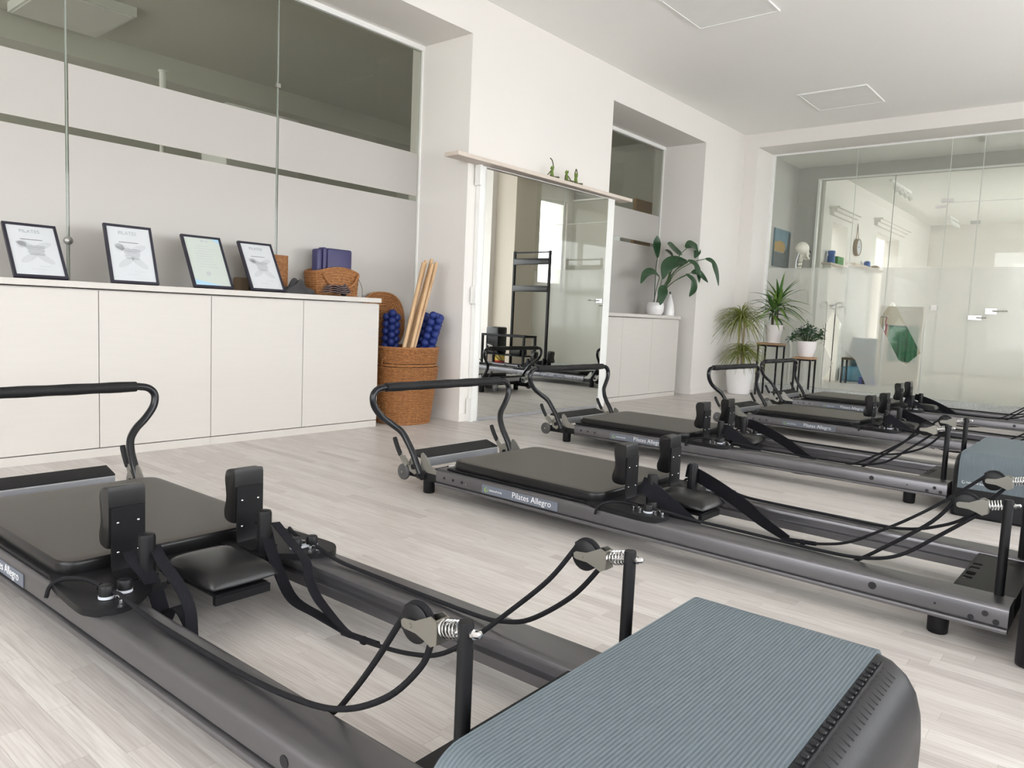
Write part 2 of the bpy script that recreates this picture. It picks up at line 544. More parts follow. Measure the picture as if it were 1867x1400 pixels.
def link(name, data, parent=None, loc=None, rot=None):
    o = bpy.data.objects.new(name, data)
    COL.objects.link(o)
    if parent:
        o.parent = parent
    if loc is not None:
        o.location = loc
    if rot is not None:
        o.rotation_euler = rot
    return o


def thing(name, label, cat, loc=(0, 0, 0), rotz=0.0, group=None):
    o = bpy.data.objects.new(name, None)
    o.empty_display_size = 0.1
    COL.objects.link(o)
    o.location = loc
    o.rotation_euler = (0, 0, rotz)
    return tag(o, label, cat, group)


def tag(o, label, cat, group=None):
    o['label'] = label
    o['category'] = cat
    if group:
        o['group'] = group
    return o


def struct(o, label=None):
    o['kind'] = 'structure'
    if label:
        o['label'] = label
    return o


def origin_to(o, p):
    """move the origin of a mesh object to p without moving the mesh"""
    p = Vector(p)
    o.data.transform(Matrix.Translation(-p))
    o.location = p
    return o


FONT_CACHE = {}


def text_mesh(txt, size, depth=0.0004):
    key = (txt, size)
    if key not in FONT_CACHE:
        cu = bpy.data.curves.new('lettering', 'FONT')
        cu.body = txt
        cu.size = size
        cu.extrude = depth
        cu.offset = -.011 * size
        cu.resolution_u = 3
        o = bpy.data.objects.new('lettering_tmp', cu)
        COL.objects.link(o)  # pad top drawn apart so only it carries the painted sheen
        dg = bpy.context.evaluated_depsgraph_get()
        me = bpy.data.meshes.new_from_object(o.evaluated_get(dg))
        bpy.data.objects.remove(o)
        FONT_CACHE[key] = me
    return FONT_CACHE[key].copy()


def text_obj(txt, size, m, parent, width, basis, name='lettering'):
    """text scaled to a given width; basis = (origin, xdir, ydir)"""
    me = text_mesh(txt, size)
    xs = [v.co.x for v in me.vertices]
    k = width / (max(xs) - min(xs))
    x0 = min(xs)
    o, X, Y = Vector(basis[0]), Vector(basis[1]).normalized(), Vector(basis[2]).normalized()
    Z = X.cross(Y)
    for v in me.vertices:
        c = v.co
        v.co = o + X * ((c.x - x0) * k) + Y * (c.y * k) + Z * c.z
    me.materials.clear()
    me.materials.append(m)
    return link(name, me, parent)


def film_mesh(name, outer, holes, origin, X, Y, thick, m):
    """flat sheet with polygon holes built through a filled 2d curve"""
    cu = bpy.data.curves.new(name, 'CURVE')
    cu.dimensions = '2D'
    cu.fill_mode = 'BOTH'
    cu.extrude = thick / 2
    for poly in [outer] + holes:
        sp = cu.splines.new('POLY')
        sp.points.add(len(poly) - 1)
        for i, (a, b) in enumerate(poly):
            sp.points[i].co = (a, b, 0, 1)
        sp.use_cyclic_u = True
    o = bpy.data.objects.new(name, cu)
    COL.objects.link(o)
    dg = bpy.context.evaluated_depsgraph_get()
    me = bpy.data.meshes.new_from_object(o.evaluated_get(dg))
    bpy.data.objects.remove(o)
    X, Y, O = Vector(X), Vector(Y), Vector(origin)
    Z = X.cross(Y)
    for v in me.vertices:
        c = v.co
        v.co = O + X * c.x + Y * c.y + Z * c.z
    me.materials.clear()
    me.materials.append(m)
    return me

# ================================================================== THE SETTING
XW, XG = -3.75, -4.26          # face of the long white wall, plane of its glazed recesses
YB, YG, YG2 = 8.58, 9.05, 10.62  # back wall face, glass door wall, second glass wall
ZC = 2.99
XR, XR2 = 1.9, 0.6              # window side, window side beyond the doors

# ---- floor and its parquet staves
floor = struct(MB().box(-4.3, 2.2, -2.4, 9.05, -0.12, -0.004).obj('floor', FLOOR, smooth=0), 'pale ash parquet floor')


def in_frame(x, y, z=0.0, mrg=0):
    d = Vector((x, y, z)) - CAM
    f = d.dot(AX_F)
    if f < 0.05:
        return None
    u, v = 933.5 + FPX * d.dot(AX_R) / f, 700 + FPX * d.dot(AX_D) / f
    if -mrg < u < 1867 + mrg and -mrg < v < 1400 + mrg:
        return f
    return None


SW = 0.047
staves = []
rr = random.Random(3)
row = 0
y = -0.3
while y < 9.0:
    x = -4.25 - rr.random() * 0.4
    while x < 1.9:
        L_ = rr.choice((0.28, 0.34, 0.40, 0.46, 0.52))
        a, b = max(x, -4.25), min(x + L_, 1.9)
        if b - a > 0.02:
            staves.append((a, b, y, y + SW))
        x += L_
    y += SW
    row += 1
shown = []
for i, s_ in enumerate(staves):
    f = in_frame((s_[0] + s_[1]) / 2, (s_[2] + s_[3]) / 2, 0, 60)
    if f and f < 3.4:
        # skip those under the big foreground box and beyond the frame
        shown.append(((s_[1] - s_[0]) / f ** 3, i))
shown.sort(reverse=True)
single = set(i for _, i in shown[:300])


def stave_geo(s_):
    a, b, c, d = s_
    g = 0.0002
    return [(a + g, c + g, -0.005), (b - g, c + g, -0.005), (b - g, d - g, -0.005), (a + g, d - g, -0.005),
            (a + g, c + g, 0), (b - g, c + g, 0), (b - g, d - g, 0), (a + g, d - g, 0)]


SF = [(4, 5, 6, 7), (0, 1, 5, 4), (1, 2, 6, 5), (2, 3, 7, 6), (3, 0, 4, 7)]


def tone_mesh(name, items):
    vs_, fs, tn = [], [], []
    for s_ in items:
        o = len(vs_)
        vs_ += stave_geo(s_)
        t = rr.random()
        for f in SF:
            fs.append(tuple(i + o for i in f))
            tn.append(t)
    me = bpy.data.meshes.new(name)
    me.from_pydata(vs_, [], fs)
    at = me.attributes.new('tone', 'FLOAT', 'FACE')
    at.data.foreach_set('value', tn)
    me.materials.append(FLOOR)
    return me


for i, s_ in enumerate(staves):
    if i in single:
        link('parquet_stave', tone_mesh('parquet_stave', [s_]), floor)
rest = link('parquet_field', tone_mesh('parquet_field', [s_ for i, s_ in enumerate(staves) if i not in single]), floor)
rest['kind'] = 'stuff'

# ---- ceiling
struct(MB().box(-3.76, 2.2, -2.4, 9.2, ZC, ZC + 0.2).obj('ceiling', CEIL, smooth=0), 'plain off-white ceiling')

# ---- long white wall with two glazed recesses
w = MB()
w.box(-4.36, XW, 3.92, 5.745, 0, ZC)
w.box(-4.36, XW, 7.585, 9.15, 0, ZC)
w.box(-4.36, XW, -1.0, 3.92, 2.727, ZC + .1)
w.box(-4.36, XW, 5.745, 7.585, 2.712, ZC + .1)
w.box(-4.36, XW, -2.4, -1.0, 0, ZC)
struct(w.obj('wall_left', WALL, smooth=0), 'white wall with a pillar and two glazed recesses')
b = MB()
b.box(XW, XW + 0.012, 3.92, 4.04, 0, 0.055)
b.box(-4.25, XW + 0.012, 3.908, 3.92, 0, 0.055)
b.box(XW, XW + 0.012, 7.573, 8.58, 0, 0.055)
b.box(-4.25, XW, 7.573, 7.585, 0, 0.055)
struct(b.obj('baseboard_left', WALL, smooth=0), 'low white baseboard')

# ---- back wall around the glass door wall
w = MB()
w.box(XW, -3.585, YB, YG + .1, 0, ZC)
w.box(-3.585, 0.10, YB, YG + .1, 2.835, ZC)
struct(w.obj('wall_back', WALL, smooth=0), 'white lintel and pier around the glass doors')
struct(MB().box(0.10, 0.50, YB, YG + .1, 0, ZC).obj('wall_back_pier', TANW, smooth=0), 'tan pier beside the glass doors')
struct(MB().box(0.50, 2.2, YB - .1, YG + .1, 0, ZC).obj('wall_back_end', WALL, smooth=0), 'white end of the back wall')
struct(MB().box(-3.585, 0.10, YG - .09, YG + .1, 0, 0.085).obj('trim_1', TERR, smooth=0), 'pale speckled threshold under the glass doors')
w = MB()
w.box(-4.36, -2.8, -2.6, -2.4, 0, ZC).box(1.3, 2.2, -2.6, -2.4, 0, ZC).box(-2.8, 1.3, -2.6, -2.4, 0, 0.4).box(-2.8, 1.3, -2.6, -2.4, 2.74, ZC)
struct(w.obj('wall_front', WALL, smooth=0), 'white wall with windows facing the glass doors')
for i in range(3):  # unseen windows added so sky light reaches camera-facing surfaces and the ceiling
    x0 = -2.8 + i * 4.1 / 3
    x1 = x0 + 4.1 / 3
    f = MB()
    f.box(x0, x0 + .05, -2.53, -2.46, .4, 2.74).box(x1 - .05, x1, -2.53, -2.46, .4, 2.74)
    f.box(x0 + .05, x1 - .05, -2.53, -2.46, .4, .45).box(x0 + .05, x1 - .05, -2.53, -2.46, 2.69, 2.74)
    fo = struct(f.obj('window_%d' % (i + 18), WHITEM, smooth=0), 'white framed window')
    MB().box(x0 + .05, x1 - .05, -2.50, -2.492, .45, 2.69).obj('pane', WGLASS, fo, smooth=0)

# ---- window side
w = MB()
w.box(XR, XR + .25, -2.4, 9.1, 0, 0.55)
w.box(XR, XR + .25, -2.4, 9.1, 2.36, ZC)
w.box(XR, XR + .25, -2.4, -1.6, 0.55, 2.36)
w.box(XR, XR + .25, 8.2, 9.1, 0.55, 2.36)
struct(w.obj('wall_right', WALL, smooth=0), 'white wall with large windows')
for i in range(7):
    y0 = -1.6 + i * 1.4
    f = MB()
    f.box(XR + .05, XR + .12, y0, y0 + .05, .55, 2.36).box(XR + .05, XR + .12, y0 + 1.35, y0 + 1.4, .55, 2.36)
    f.box(XR + .05, XR + .12, y0 + .05, y0 + 1.35, .55, .60).box(XR + .05, XR + .12, y0 + .05, y0 + 1.35, 2.31, 2.36)
    fo = struct(f.obj('window_%d' % (i + 1), WHITEM, smooth=0), 'white framed window')
    MB().box(XR + .08, XR + .088, y0 + .05, y0 + 1.35, .60, 2.31).obj('pane', WGLASS, fo, smooth=0)
struct(MB().box(.85, 60, -40, 60, -0.4, -0.3).box(-60, .85, -40, -3.4, -0.4, -0.3).obj('ground_outside', GROUND, smooth=0), 'paving outside the windows')


# ---- glazed partitions of the long wall
def partition(n, y0, y1, seams, ztop, label, bands, film):
    p = MB()
    p.box(XG - .02, XG + .03, y0, y1, ztop - .035, ztop)
    p.box(XG - .02, XG + .02, y0, y0 + .012, 0, ztop - .035).box(XG - .02, XG + .02, y1 - .012, y1, 0, ztop - .035)
    root = struct(p.obj('window_%d' % n, WHITEM, smooth=0), label)
    ed = [y0 + .012] + seams + [y1 - .012]
    for a, b2 in zip(ed[:-1], ed[1:]):
        a2, b3 = (a + .0025 if a in seams else a), (b2 - .0025 if b2 in seams else b2)
        g = MB().box(XG - .005, XG + .005, a2, b3, 0.02, ztop - .035).obj('glass_pane', GLASSD, root, smooth=0)
        for (z0, z1) in bands:
            MB().box(XG + .0062, XG + .0072, a2 + .006, b3 - .006, z0, z1).obj('frosted_film', film, g, smooth=0)
    for sy in seams:
        MB().box(XG - .0055, XG + .0055, sy - .003, sy + .003, 0.02, ztop - .035).obj('glass_joint', GEDGE, root, smooth=0)
    return root


P1 = partition(11, -1.0, 3.92, [-0.9, 0.305, 1.51, 2.715], 2.727, 'tall glass partition with frosted bands behind the long cabinets',
               [(0.02, 1.605), (1.643, 1.953)], FROST)
k = MB().lathe([(0.0, 0), (0.016, 0.0), (0.021, 0.004), (0.021, 0.012), (0.012, 0.016), (0.0, 0.017)], 20, cap=False)
k.xf(Matrix.Translation((XG + .005, 1.51, 1.072)) @ Matrix.Rotation(PI / 2, 4, 'Y'))
k.obj('round_glass_clamp', NICKEL, P1)
MB().box(XG - .012, XG + .012, 2.70, 2.73, 2.135, 2.16).obj('glass_clip', NICKEL, P1, smooth=0)
P2 = partition(12, 5.745, 7.585, [6.35], 2.712, 'narrow glass partition with frosted bands behind the short cabinet',
               [(0.02, 1.605), (1.643, 1.953)], FROST)
k = MB().lathe([(0.0, 0), (0.016, 0.0), (0.021, 0.004), (0.021, 0.012), (0.012, 0.016), (0.0, 0.017)], 20, cap=False)
k.xf(Matrix.Translation((XG + .005, 6.35, 1.072)) @ Matrix.Rotation(PI / 2, 4, 'Y'))
k.obj('round_glass_clamp', NICKEL, P2)

# ---- dim room behind the partitions
w = MB()
w.box(-9.6, -9.4, -3, 9.2, 0, 3.0)
w.box(-9.4, -4.36, -3.2, -3, 0, .7).box(-9.4, -4.36, -3.2, -3, 2.7, 3.0)  # unseen opening added here so sky light brightens the dim room
w.box(-9.4, -4.36, 8.2, 8.4, 0, 3.0)
struct(w.obj('wall_side_room', BACKW, smooth=0), 'grey walls of the room behind the glass')
struct(MB().box(-9.6, -4.36, -3.2, 8.4, 2.95, 3.1).obj('ceiling_side_room', BACKW, smooth=0), 'dim ceiling of the room behind the glass')
struct(MB().box(-9.6, -4.3, -3.2, 8.4, -0.12, 0).obj('floor_side_room', TILE, smooth=0), 'floor of the room behind the glass')
struct(MB().box(-7.2, -6.9, -3, 8.2, 2.74, 2.95).obj('trim_2', BACKW, smooth=0), 'ceiling beam behind the glass')


# ---- glass door wall at the back
def back_glass(n, yg, x0, x1, seams, ztop, zbot, label, edge):
    p = MB()
    p.box(x0, x1, yg - .02, yg + .02, ztop - .02, ztop)
    p.box(x0, x0 + .03, yg - .02, yg + .02, zbot, ztop - .02)
    root = struct(p.obj('door_%d' % n, WHITEM, smooth=0), label)
    ed = [x0 + .03] + seams + [x1]
    for a, b2 in zip(ed[:-1], ed[1:]):
        MB().box(a + .003, b2 - .003, yg - .005, yg + .005, zbot, ztop - .02).obj('glass_pane', GLASS, root, smooth=0)
    for sx in seams:
        MB().box(sx - .003, sx + .003, yg - .0055, yg + .0055, zbot, ztop - .02).obj('glass_edge', edge, root, smooth=0)
    return root


D1 = back_glass(1, YG, -3.585, 0.10, [-2.615, -1.685, -1.39, -0.45], 2.835, 0.085, 'clear glass door wall with a frosted lower half', GEDGEL)
MB().box(-1.685, 0.10, YG - .0055, YG + .0055, 2.158, 2.164).obj('transom_joint', GEDGEL, D1, smooth=0)
MB().box(-1.74, -1.63, YG - .016, YG + .016, 2.165, 2.20).box(-1.79, -1.70, YG - .016, YG + .016, 2.11, 2.14).obj('pivot_hinge', CHROME, D1, smooth=0)
MB().box(-1.74, -1.685, YG - .018, YG + .018, 1.03, 1.09).obj('lock_case', CHROME, D1, smooth=0)
h = MB().box(-1.24, -1.14, YG - .03, YG + .03, 1.01, 1.065).obj('lock_case', CHROME, D1, smooth=0)
MB().tube([(-1.17, YG - .03, 1.04), (-1.17, YG - .075, 1.04), (-1.15, YG - .085, 1.04), (-1.04, YG - .085, 1.042)], .008, 8).obj('lever_handle', CHROME, h)
h = MB().box(-1.39, -1.27, YG - .02, YG + .02, 0.945, 0.99).obj('lock_case', CHROME, D1, smooth=0)
MB().tube([(-1.31, YG - .02, .968), (-1.31, YG - .06, .968), (-1.22, YG - .06, .968)], .006, 8).obj('lever_handle', CHROME, h)
# frosted film with cut-out lozenges
holesA = [(-2.745, 0.99), (-2.64, 0.85), (-2.65, 0.64), (-2.56, 0.53), (-2.46, 0.45), (-2.33, 0.18), (-2.77, 0.17), (-2.80, 0.20), (-2.70, 0.39),
          (-2.84, 0.63), (-2.94, 0.47), (-3.00, 0.60), (-2.88, 0.78), (-2.80, 0.86)]
holesB = [(-2.13, 1.115), (-2.24, 0.925), (-2.245, 0.89), (-2.01, 0.48), (-1.93, 0.44), (-1.80, 0.57), (-2.08, 1.06), (-2.10, 1.10)]
me = film_mesh('frosted_film', [(-3.545, 0.09), (0.09, 0.09), (0.09, 1.487), (-3.545, 1.487)], [holesA, holesB], (0, YG - .008, 0), (1, 0, 0), (0, 0, 1), 0.001, FROSTB)
link('frosted_film', me, D1)

# ---- corridor and room behind the doors
struct(MB().box(-3.95, 2.2, YG + .1, 17.6, -0.12, 0.0).obj('floor_corridor', TILE, smooth=0), 'pale floor beyond the glass doors')
struct(MB().box(-3.95, 2.2, YG + .1, 17.6, 2.97, 3.1).obj('ceiling_corridor', CEIL, smooth=0), 'ceiling beyond the glass doors')
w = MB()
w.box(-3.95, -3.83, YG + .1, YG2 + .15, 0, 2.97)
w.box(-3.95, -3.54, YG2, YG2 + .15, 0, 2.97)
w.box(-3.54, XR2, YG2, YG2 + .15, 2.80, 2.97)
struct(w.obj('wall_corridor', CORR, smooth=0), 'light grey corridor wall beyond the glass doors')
w = MB()   # left wall of the far room with two tall openings
w.box(-3.75, -3.5, YG2 + .15, 11.2, 0, 2.97)
w.box(-3.75, -3.5, 11.2, 11.9, 2.30, 2.97)
w.box(-3.75, -3.5, 11.9, 13.5, 0, 2.97)
w.box(-3.75, -3.5, 13.5, 15.0, 2.42, 2.97)
w.box(-3.75, -3.5, 15.0, 17.5, 0, 2.97)
w.box(-4.3, -4.2, YG2 + .15, 17.5, 0, 2.97)
w.box(-3.75, XR2, 17.4, 17.6, 0, 2.97)
struct(w.obj('wall_far_room', WALL, smooth=0), 'white walls of the far room')
for i, (a, b2, z) in enumerate(((11.05, 12.05, 2.38), (13.3, 15.2, 2.50))):
    m_ = MB()
    m_.box(-3.5, -3.45, a, b2, z, z + .05).box(-3.5, -3.40, a - .03, b2 + .03, z + .05, z + .09).box(-3.5, -3.36, a - .06, b2 + .06, z + .09, z + .11)
    struct(m_.obj('trim_%d' % (i + 3), WALL, smooth=0), 'white moulded cornice over an opening')
w = MB()
w.box(XR2, XR2 + .25, YG + .1, 17.6, 0, 0.28).box(XR2, XR2 + .25, YG + .1, 17.6, 2.74, 2.97)
w.box(XR2, XR2 + .25, YG + .1, 9.25, .28, 2.74).box(XR2, XR2 + .25, 10.45, 12.28, .28, 2.74).box(XR2, XR2 + .25, 9.25, 10.45, .28, 1.3).box(XR2, XR2 + .25, 16.6, 17.6, .28, 2.74)
struct(w.obj('wall_right_rear', WALL, smooth=0), 'white wall with windows beyond the glass doors')
fo = struct(MB().box(XR2 + .05, XR2 + .12, 9.25, 9.3, 1.3, 2.74).box(XR2 + .05, XR2 + .12, 10.4, 10.45, 1.3, 2.74).box(XR2 + .05, XR2 + .12, 9.3, 10.4, 1.3, 1.35).box(XR2 + .05, XR2 + .12, 9.3, 10.4, 2.69, 2.74).obj('window_17', WHITEM, smooth=0), 'high white framed window')  # unseen window added for a bright glow in the mirror
MB().box(XR2 + .08, XR2 + .088, 9.3, 10.4, 1.35, 2.69).obj('pane', WGLASS, fo, smooth=0)
for i in range(3):
    y0 = 12.28 + i * 1.44
    f = MB()
    f.box(XR2 + .05, XR2 + .12, y0, y0 + .05, .28, 2.74).box(XR2 + .05, XR2 + .12, y0 + 1.39, y0 + 1.44, .28, 2.74)
    f.box(XR2 + .05, XR2 + .12, y0 + .05, y0 + 1.39, .28, .33).box(XR2 + .05, XR2 + .12, y0 + .05, y0 + 1.39, 2.69, 2.74)
    fo = struct(f.obj('window_%d' % (i + 13), WHITEM, smooth=0), 'white framed window')
    MB().box(XR2 + .08, XR2 + .088, y0 + .05, y0 + 1.39, .33, 2.69).obj('pane', WGLASS, fo, smooth=0)
D2 = back_glass(2, YG2 - .03, -3.54, XR2, [-2.58, -1.97, -1.63, -0.7], 2.80, 0.01, 'second glass wall beyond the corridor', GEDGE)
MB().box(-1.70, -1.60, YG2 - .05, YG2 - .01, 2.12, 2.16).obj('pivot_hinge', CHROME, D2, smooth=0)
MB().box(-1.66, -1.45, YG2 - .06, YG2 - .01, 0.97, 1.02).obj('lock_case', CHROME, D2, smooth=0)

# ================================================================== FURNITURE AND THINGS
# ---- long run of cabinets: each unit two doors on one carcass, one worktop


def cabinet_unit(y0, y1, xf, label, ztop, doors, grp):
    t = thing('base_cabinet', label, 'cabinet', (xf, (y0 + y1) / 2, 0), 0, grp)
    cy = (y0 + y1) / 2
    MB().box(-(xf - XG) + .04, -.019, y0 - cy + .0005, y1 - cy - .0005, 0.045, ztop).obj('carcass', CAB, t, smooth=0)
    MB().box(-(xf - XG) + .04, -.004, y0 - cy + .0005, y1 - cy - .0005, 0.0, 0.042).obj('plinth', CAB, t, smooth=0)
    for a, b2 in doors:
        MB().rbox(-.018, 0, a - cy + .0018, b2 - cy - .0018, 0.047, ztop - .004, .0012, 1).obj('door', CAB, t, smooth=0)
    return t


XC = -3.905
cabinet_unit(2.10, 3.28, XC, 'white two-door base cabinet next to the wicker hamper', 0.826, [(2.10, 2.69), (2.69, 3.28)], 'long run of cabinets')
cabinet_unit(0.93, 2.10, XC, 'white two-door base cabinet under the two largest certificates', 0.826, [(0.93, 1.52), (1.52, 2.10)], 'long run of cabinets')
cabinet_unit(-0.24, 0.93, XC, 'white two-door base cabinet at the picture edge of the long run', 0.826, [(-0.24, 0.345), (0.345, 0.93)], 'long run of cabinets')
o = MB().rbox(XG + .02, XC + .015, -0.25, 3.285, 0.832, 0.862, .002, 1).obj('worktop', CAB, smooth=0)
tag(origin_to(o, (-4.07, 1.5, .832)), 'long white worktop carrying the framed certificates', 'worktop')

XC2 = -3.80
cabinet_unit(5.76, 7.325, XC2, 'short white three-door cabinet in the narrow recess under the pot plant', 0.812, [(5.76, 6.19), (6.19, 6.755), (6.755, 7.325)], None)
o = MB().rbox(XG + .02, XC2 + .012, 5.755, 7.335, 0.818, 0.85, .002, 1).obj('worktop', CAB, smooth=0)
tag(origin_to(o, (-4.0, 6.5, .818)), 'short white worktop carrying the glossy-leaved pot plant', 'worktop')

# ---- wall mirror
mr = thing('wall_mirror', 'tall frameless mirror standing on the floor under the oak shelf', 'mirror', (-3.704, 4.85, 0), -.0195)
MB().box(-.027, .012, -.84, .885, 0.0, 1.842).obj('backing_board', WHITEM, mr, smooth=0)
MB().box(.0125, .018, -.785, .775, 0.022, 1.835).obj('mirror_glass', MIRROR, mr, smooth=0)
MB().box(.0125, .021, -.785, .775, 0.002, 0.0215).obj('bottom_rail', ALU, mr, smooth=0)
for z0, z1 in ((0.0, .17), (.86, .98), (1.70, 1.842)):
    MB().box(-.02, .03, -.865, -.8405, z0, z1).obj('edge_bracket', WHITEM, mr, smooth=0)

sh = thing('wall_shelf', 'long washed-oak shelf above the mirror holding frogs', 'shelf', (-3.75, 4.805, 1.845))
MB().rbox(0.001, .135, -1.125, 1.125, 0, .028, .002, 1).obj('board', SHELFW, sh, smooth=0)


# ---- frogs on the shelf
def frog(y, kind, label):
    t = thing('frog_figurine', label, 'figurine', (-3.66, y, 1.873), 0, 'yoga frogs on the shelf')
    b_ = MB()
    b_.tube(catmull([(0, 0, .0), (0, 0, .02), (0, -.002, .045), (0, -.004, .065)], 4), [.014, .018, .019, .018, .017, .016, .014, .0135, .013, .012, .011, .010, .009], 10)
    b_.sphere((.004, -.005, .076), (.016, .017, .012), 10, 7)
    b_.sphere((.008, -.017, .087), .005, 8, 6).sphere((.008, .008, .087), .005, 8, 6)
    b_.obj('body', FROG, t)
    l_ = MB()
    for s_ in (-1, 1):
        if kind == 'split':
            pts = [(0, s_ * .01, .008), (.006, s_ * .045, .012), (.004, s_ * .075, .005)]
        else:
            pts = [(0, s_ * .012, .012), (.03, s_ * .05, .012), (.034, s_ * .03, .005), (.03, -s_ * .012, .006)]
        l_.tube(catmull(pts, 4), .0058, 7)
    l_.obj('legs', FROGD, t)
    a_ = MB()
    if kind == 'reach':
        a_.tube(catmull([(0, .012, .06), (0, .012, .10), (0, -.005, .135), (0, -.03, .148)], 4), .0045, 7)
        a_.tube(catmull([(0, -.014, .055), (0, -.035, .035), (.005, -.06, .018)], 4), .0045, 7)
    elif kind == 'sit':
        for s_ in (-1, 1):
            a_.tube(catmull([(0, s_ * .013, .055), (.008, s_ * .03, .035), (.016, s_ * .042, .015)], 4), .0045, 7)
    else:
        for s_ in (-1, 1):
            a_.tube(catmull([(0, s_ * .013, .055), (0, s_ * .017, .085), (0, s_ * .003, .125)], 4), .0045, 7)
    a_.obj('arms', FROGD, t)


frog(4.78, 'reach', 'green frog figurine stretching one arm up and over')
frog(4.975, 'sit', 'green frog figurine seated cross-legged with hands on knees')
frog(5.105, 'pray', 'green frog figurine with both hands joined overhead')


# ---- certificates
def certificate(y0, y1, L_, dx, label, kind, xb=-3.93):
    w_ = y1 - y0
    th = math.asin(min(.9, dx / L_))
    t = thing('framed_certificate', label, 'picture frame', (xb, (y0 + y1) / 2, .8625 + .0165 * dx / L_), 0, 'certificates on the worktop')
    inner = bpy.data.objects.new('easel_tilt', None)
    M_ = Matrix.Rotation(-th, 4, 'Y')
    fw, fd = .013, .016

    def put(mb, name, m, par=t, smooth=0):
        mb.xf(M_)
        return mb.obj(name, m, par, smooth)
    bpy.data.objects.remove(inner)
    h = w_ / 2
    f = MB()
    f.box(-fd, 0, -h, h, 0, fw).box(-fd, 0, -h, h, L_ - fw, L_).box(-fd, 0, -h, -h + fw, fw, L_ - fw).box(-fd, 0, h - fw, h, fw, L_ - fw)
    put(f, 'frame', FRAMEB)
    pg = put(MB().box(-.012, -.004, -h + fw, h - fw, fw, L_ - fw), 'sheet', PAPER if kind != 'green' else PAPERG)
    put(MB().box(-.018, -.0125, -h + .02, h - .02, .02, L_ - .02), 'back_board', DARKC)
    # easel strut behind
    s_ = MB().add([(-.02, -.03, .2), (-.02, .03, .2), (-.022, .03, .2), (-.022, -.03, .2)], [(0, 1, 2, 3)])
    p0 = M_ @ Vector((-.02, 0, L_ * .7))
    MB().ribbon([p0, (p0.x - .05, 0, .001)], .05, .003, (0, 1, 0)).obj('easel_strut', DARKC, t, smooth=0)
    ww = w_ - 2 * fw

    def line(zc, yc, wid, ht, m, name='print_line', d=-.0036):
        return put(MB().box(d, d + .0003, yc - wid / 2, yc + wid / 2, zc - ht / 2, zc + ht / 2), name, m, pg)

    def blob(yc, zc, a, b2, ang, m):
        mb = MB()
        n = 16
        pts = [(-.0039, yc + a * math.cos(q) * math.cos(ang) - b2 * math.sin(q) * math.sin(ang), zc + a * math.cos(q) * math.sin(ang) + b2 * math.sin(q) * math.cos(ang))
               for q in [2 * PI * k / n for k in range(n)]]
        mb.prism(pts, (0, 0, 0), (.0003, 0, 0))
        put(mb, 'watermark', INKW if m is INKL and kind == 'pilates' else m, pg)
    if kind == 'pilates':
        tx = text_obj('PILATES', .02, INKM, pg, ww * .42, ((-.0034, -ww * .24, L_ - .052), (0, 1, 0), (0, 0, 1)))
        tx.data.transform(M_)
        for a in ((-.036, .60, .042, .016, 2.75), (.036, .60, .042, .016, .4), (-.03, .36, .045, .016, .6), (.036, .36, .045, .016, 2.5), (-.052, .60, .022, .02, 0.0)):
            blob(a[0] * ww / .2, L_ * a[1], a[2] * ww / .2, a[3] * ww / .2, a[4], INKL)
        line(L_ * .70, -.006, ww * .46, .0032, INK, 'name_line', -.0030)
        for q in range(8):
            line(L_ * (.585 - .0235 * q), .004 + .003 * math.sin(q * 2.1), ww * (.40 - .012 * q), .0016, INK, d=-.0030)
        line(L_ * .21, ww * .14, ww * .25, .001, INKL); line(L_ * .155, -.005, ww * .3, .001, INKL)
    else:
        blob(0, L_ - .032, .009, .009, 0, INKL)
        line(L_ - .032, .026, .022, .006, INKL)
        for q in range(9):
            line(L_ * (.80 - .05 * q), -.004 + .008 * math.sin(q), ww * (.36 + .2 * abs(math.sin(q * 1.7))), .0018, INKL)
        blob(-.01, L_ * .27, .014, .014, 0, INKL)
        put(MB().prism([(-.0038, -h + fw, fw), (-.0038, -h + fw + ww * .78, fw), (-.0038, -h + fw + ww * .35, fw + .022), (-.0038, -h + fw, fw + .035)], (0, 0, 0), (.0003, 0, 0)), 'corner_wave', INKB, pg)
        put(MB().prism([(-.0038, h - fw, L_ - fw), (-.0038, h - fw - .045, L_ - fw), (-.0038, h - fw, L_ - fw - .03)], (0, 0, 0), (.0003, 0, 0)), 'corner_wave', INKB, pg)
    return t


certificate(1.171, 1.398, .302, .165, 'dark framed certificate leaning far back, cut by the picture edge', 'pilates')
certificate(1.592, 1.828, .312, .10, 'dark framed certificate standing most upright, right of the glass clamp', 'pilates')
certificate(2.017, 2.247, .328, .16, 'dark framed pale green certificate with blue corner waves', 'green')
certificate(2.359, 2.580, .328, .165, 'smallest-looking dark framed certificate in front of the wicker holder', 'pilates')


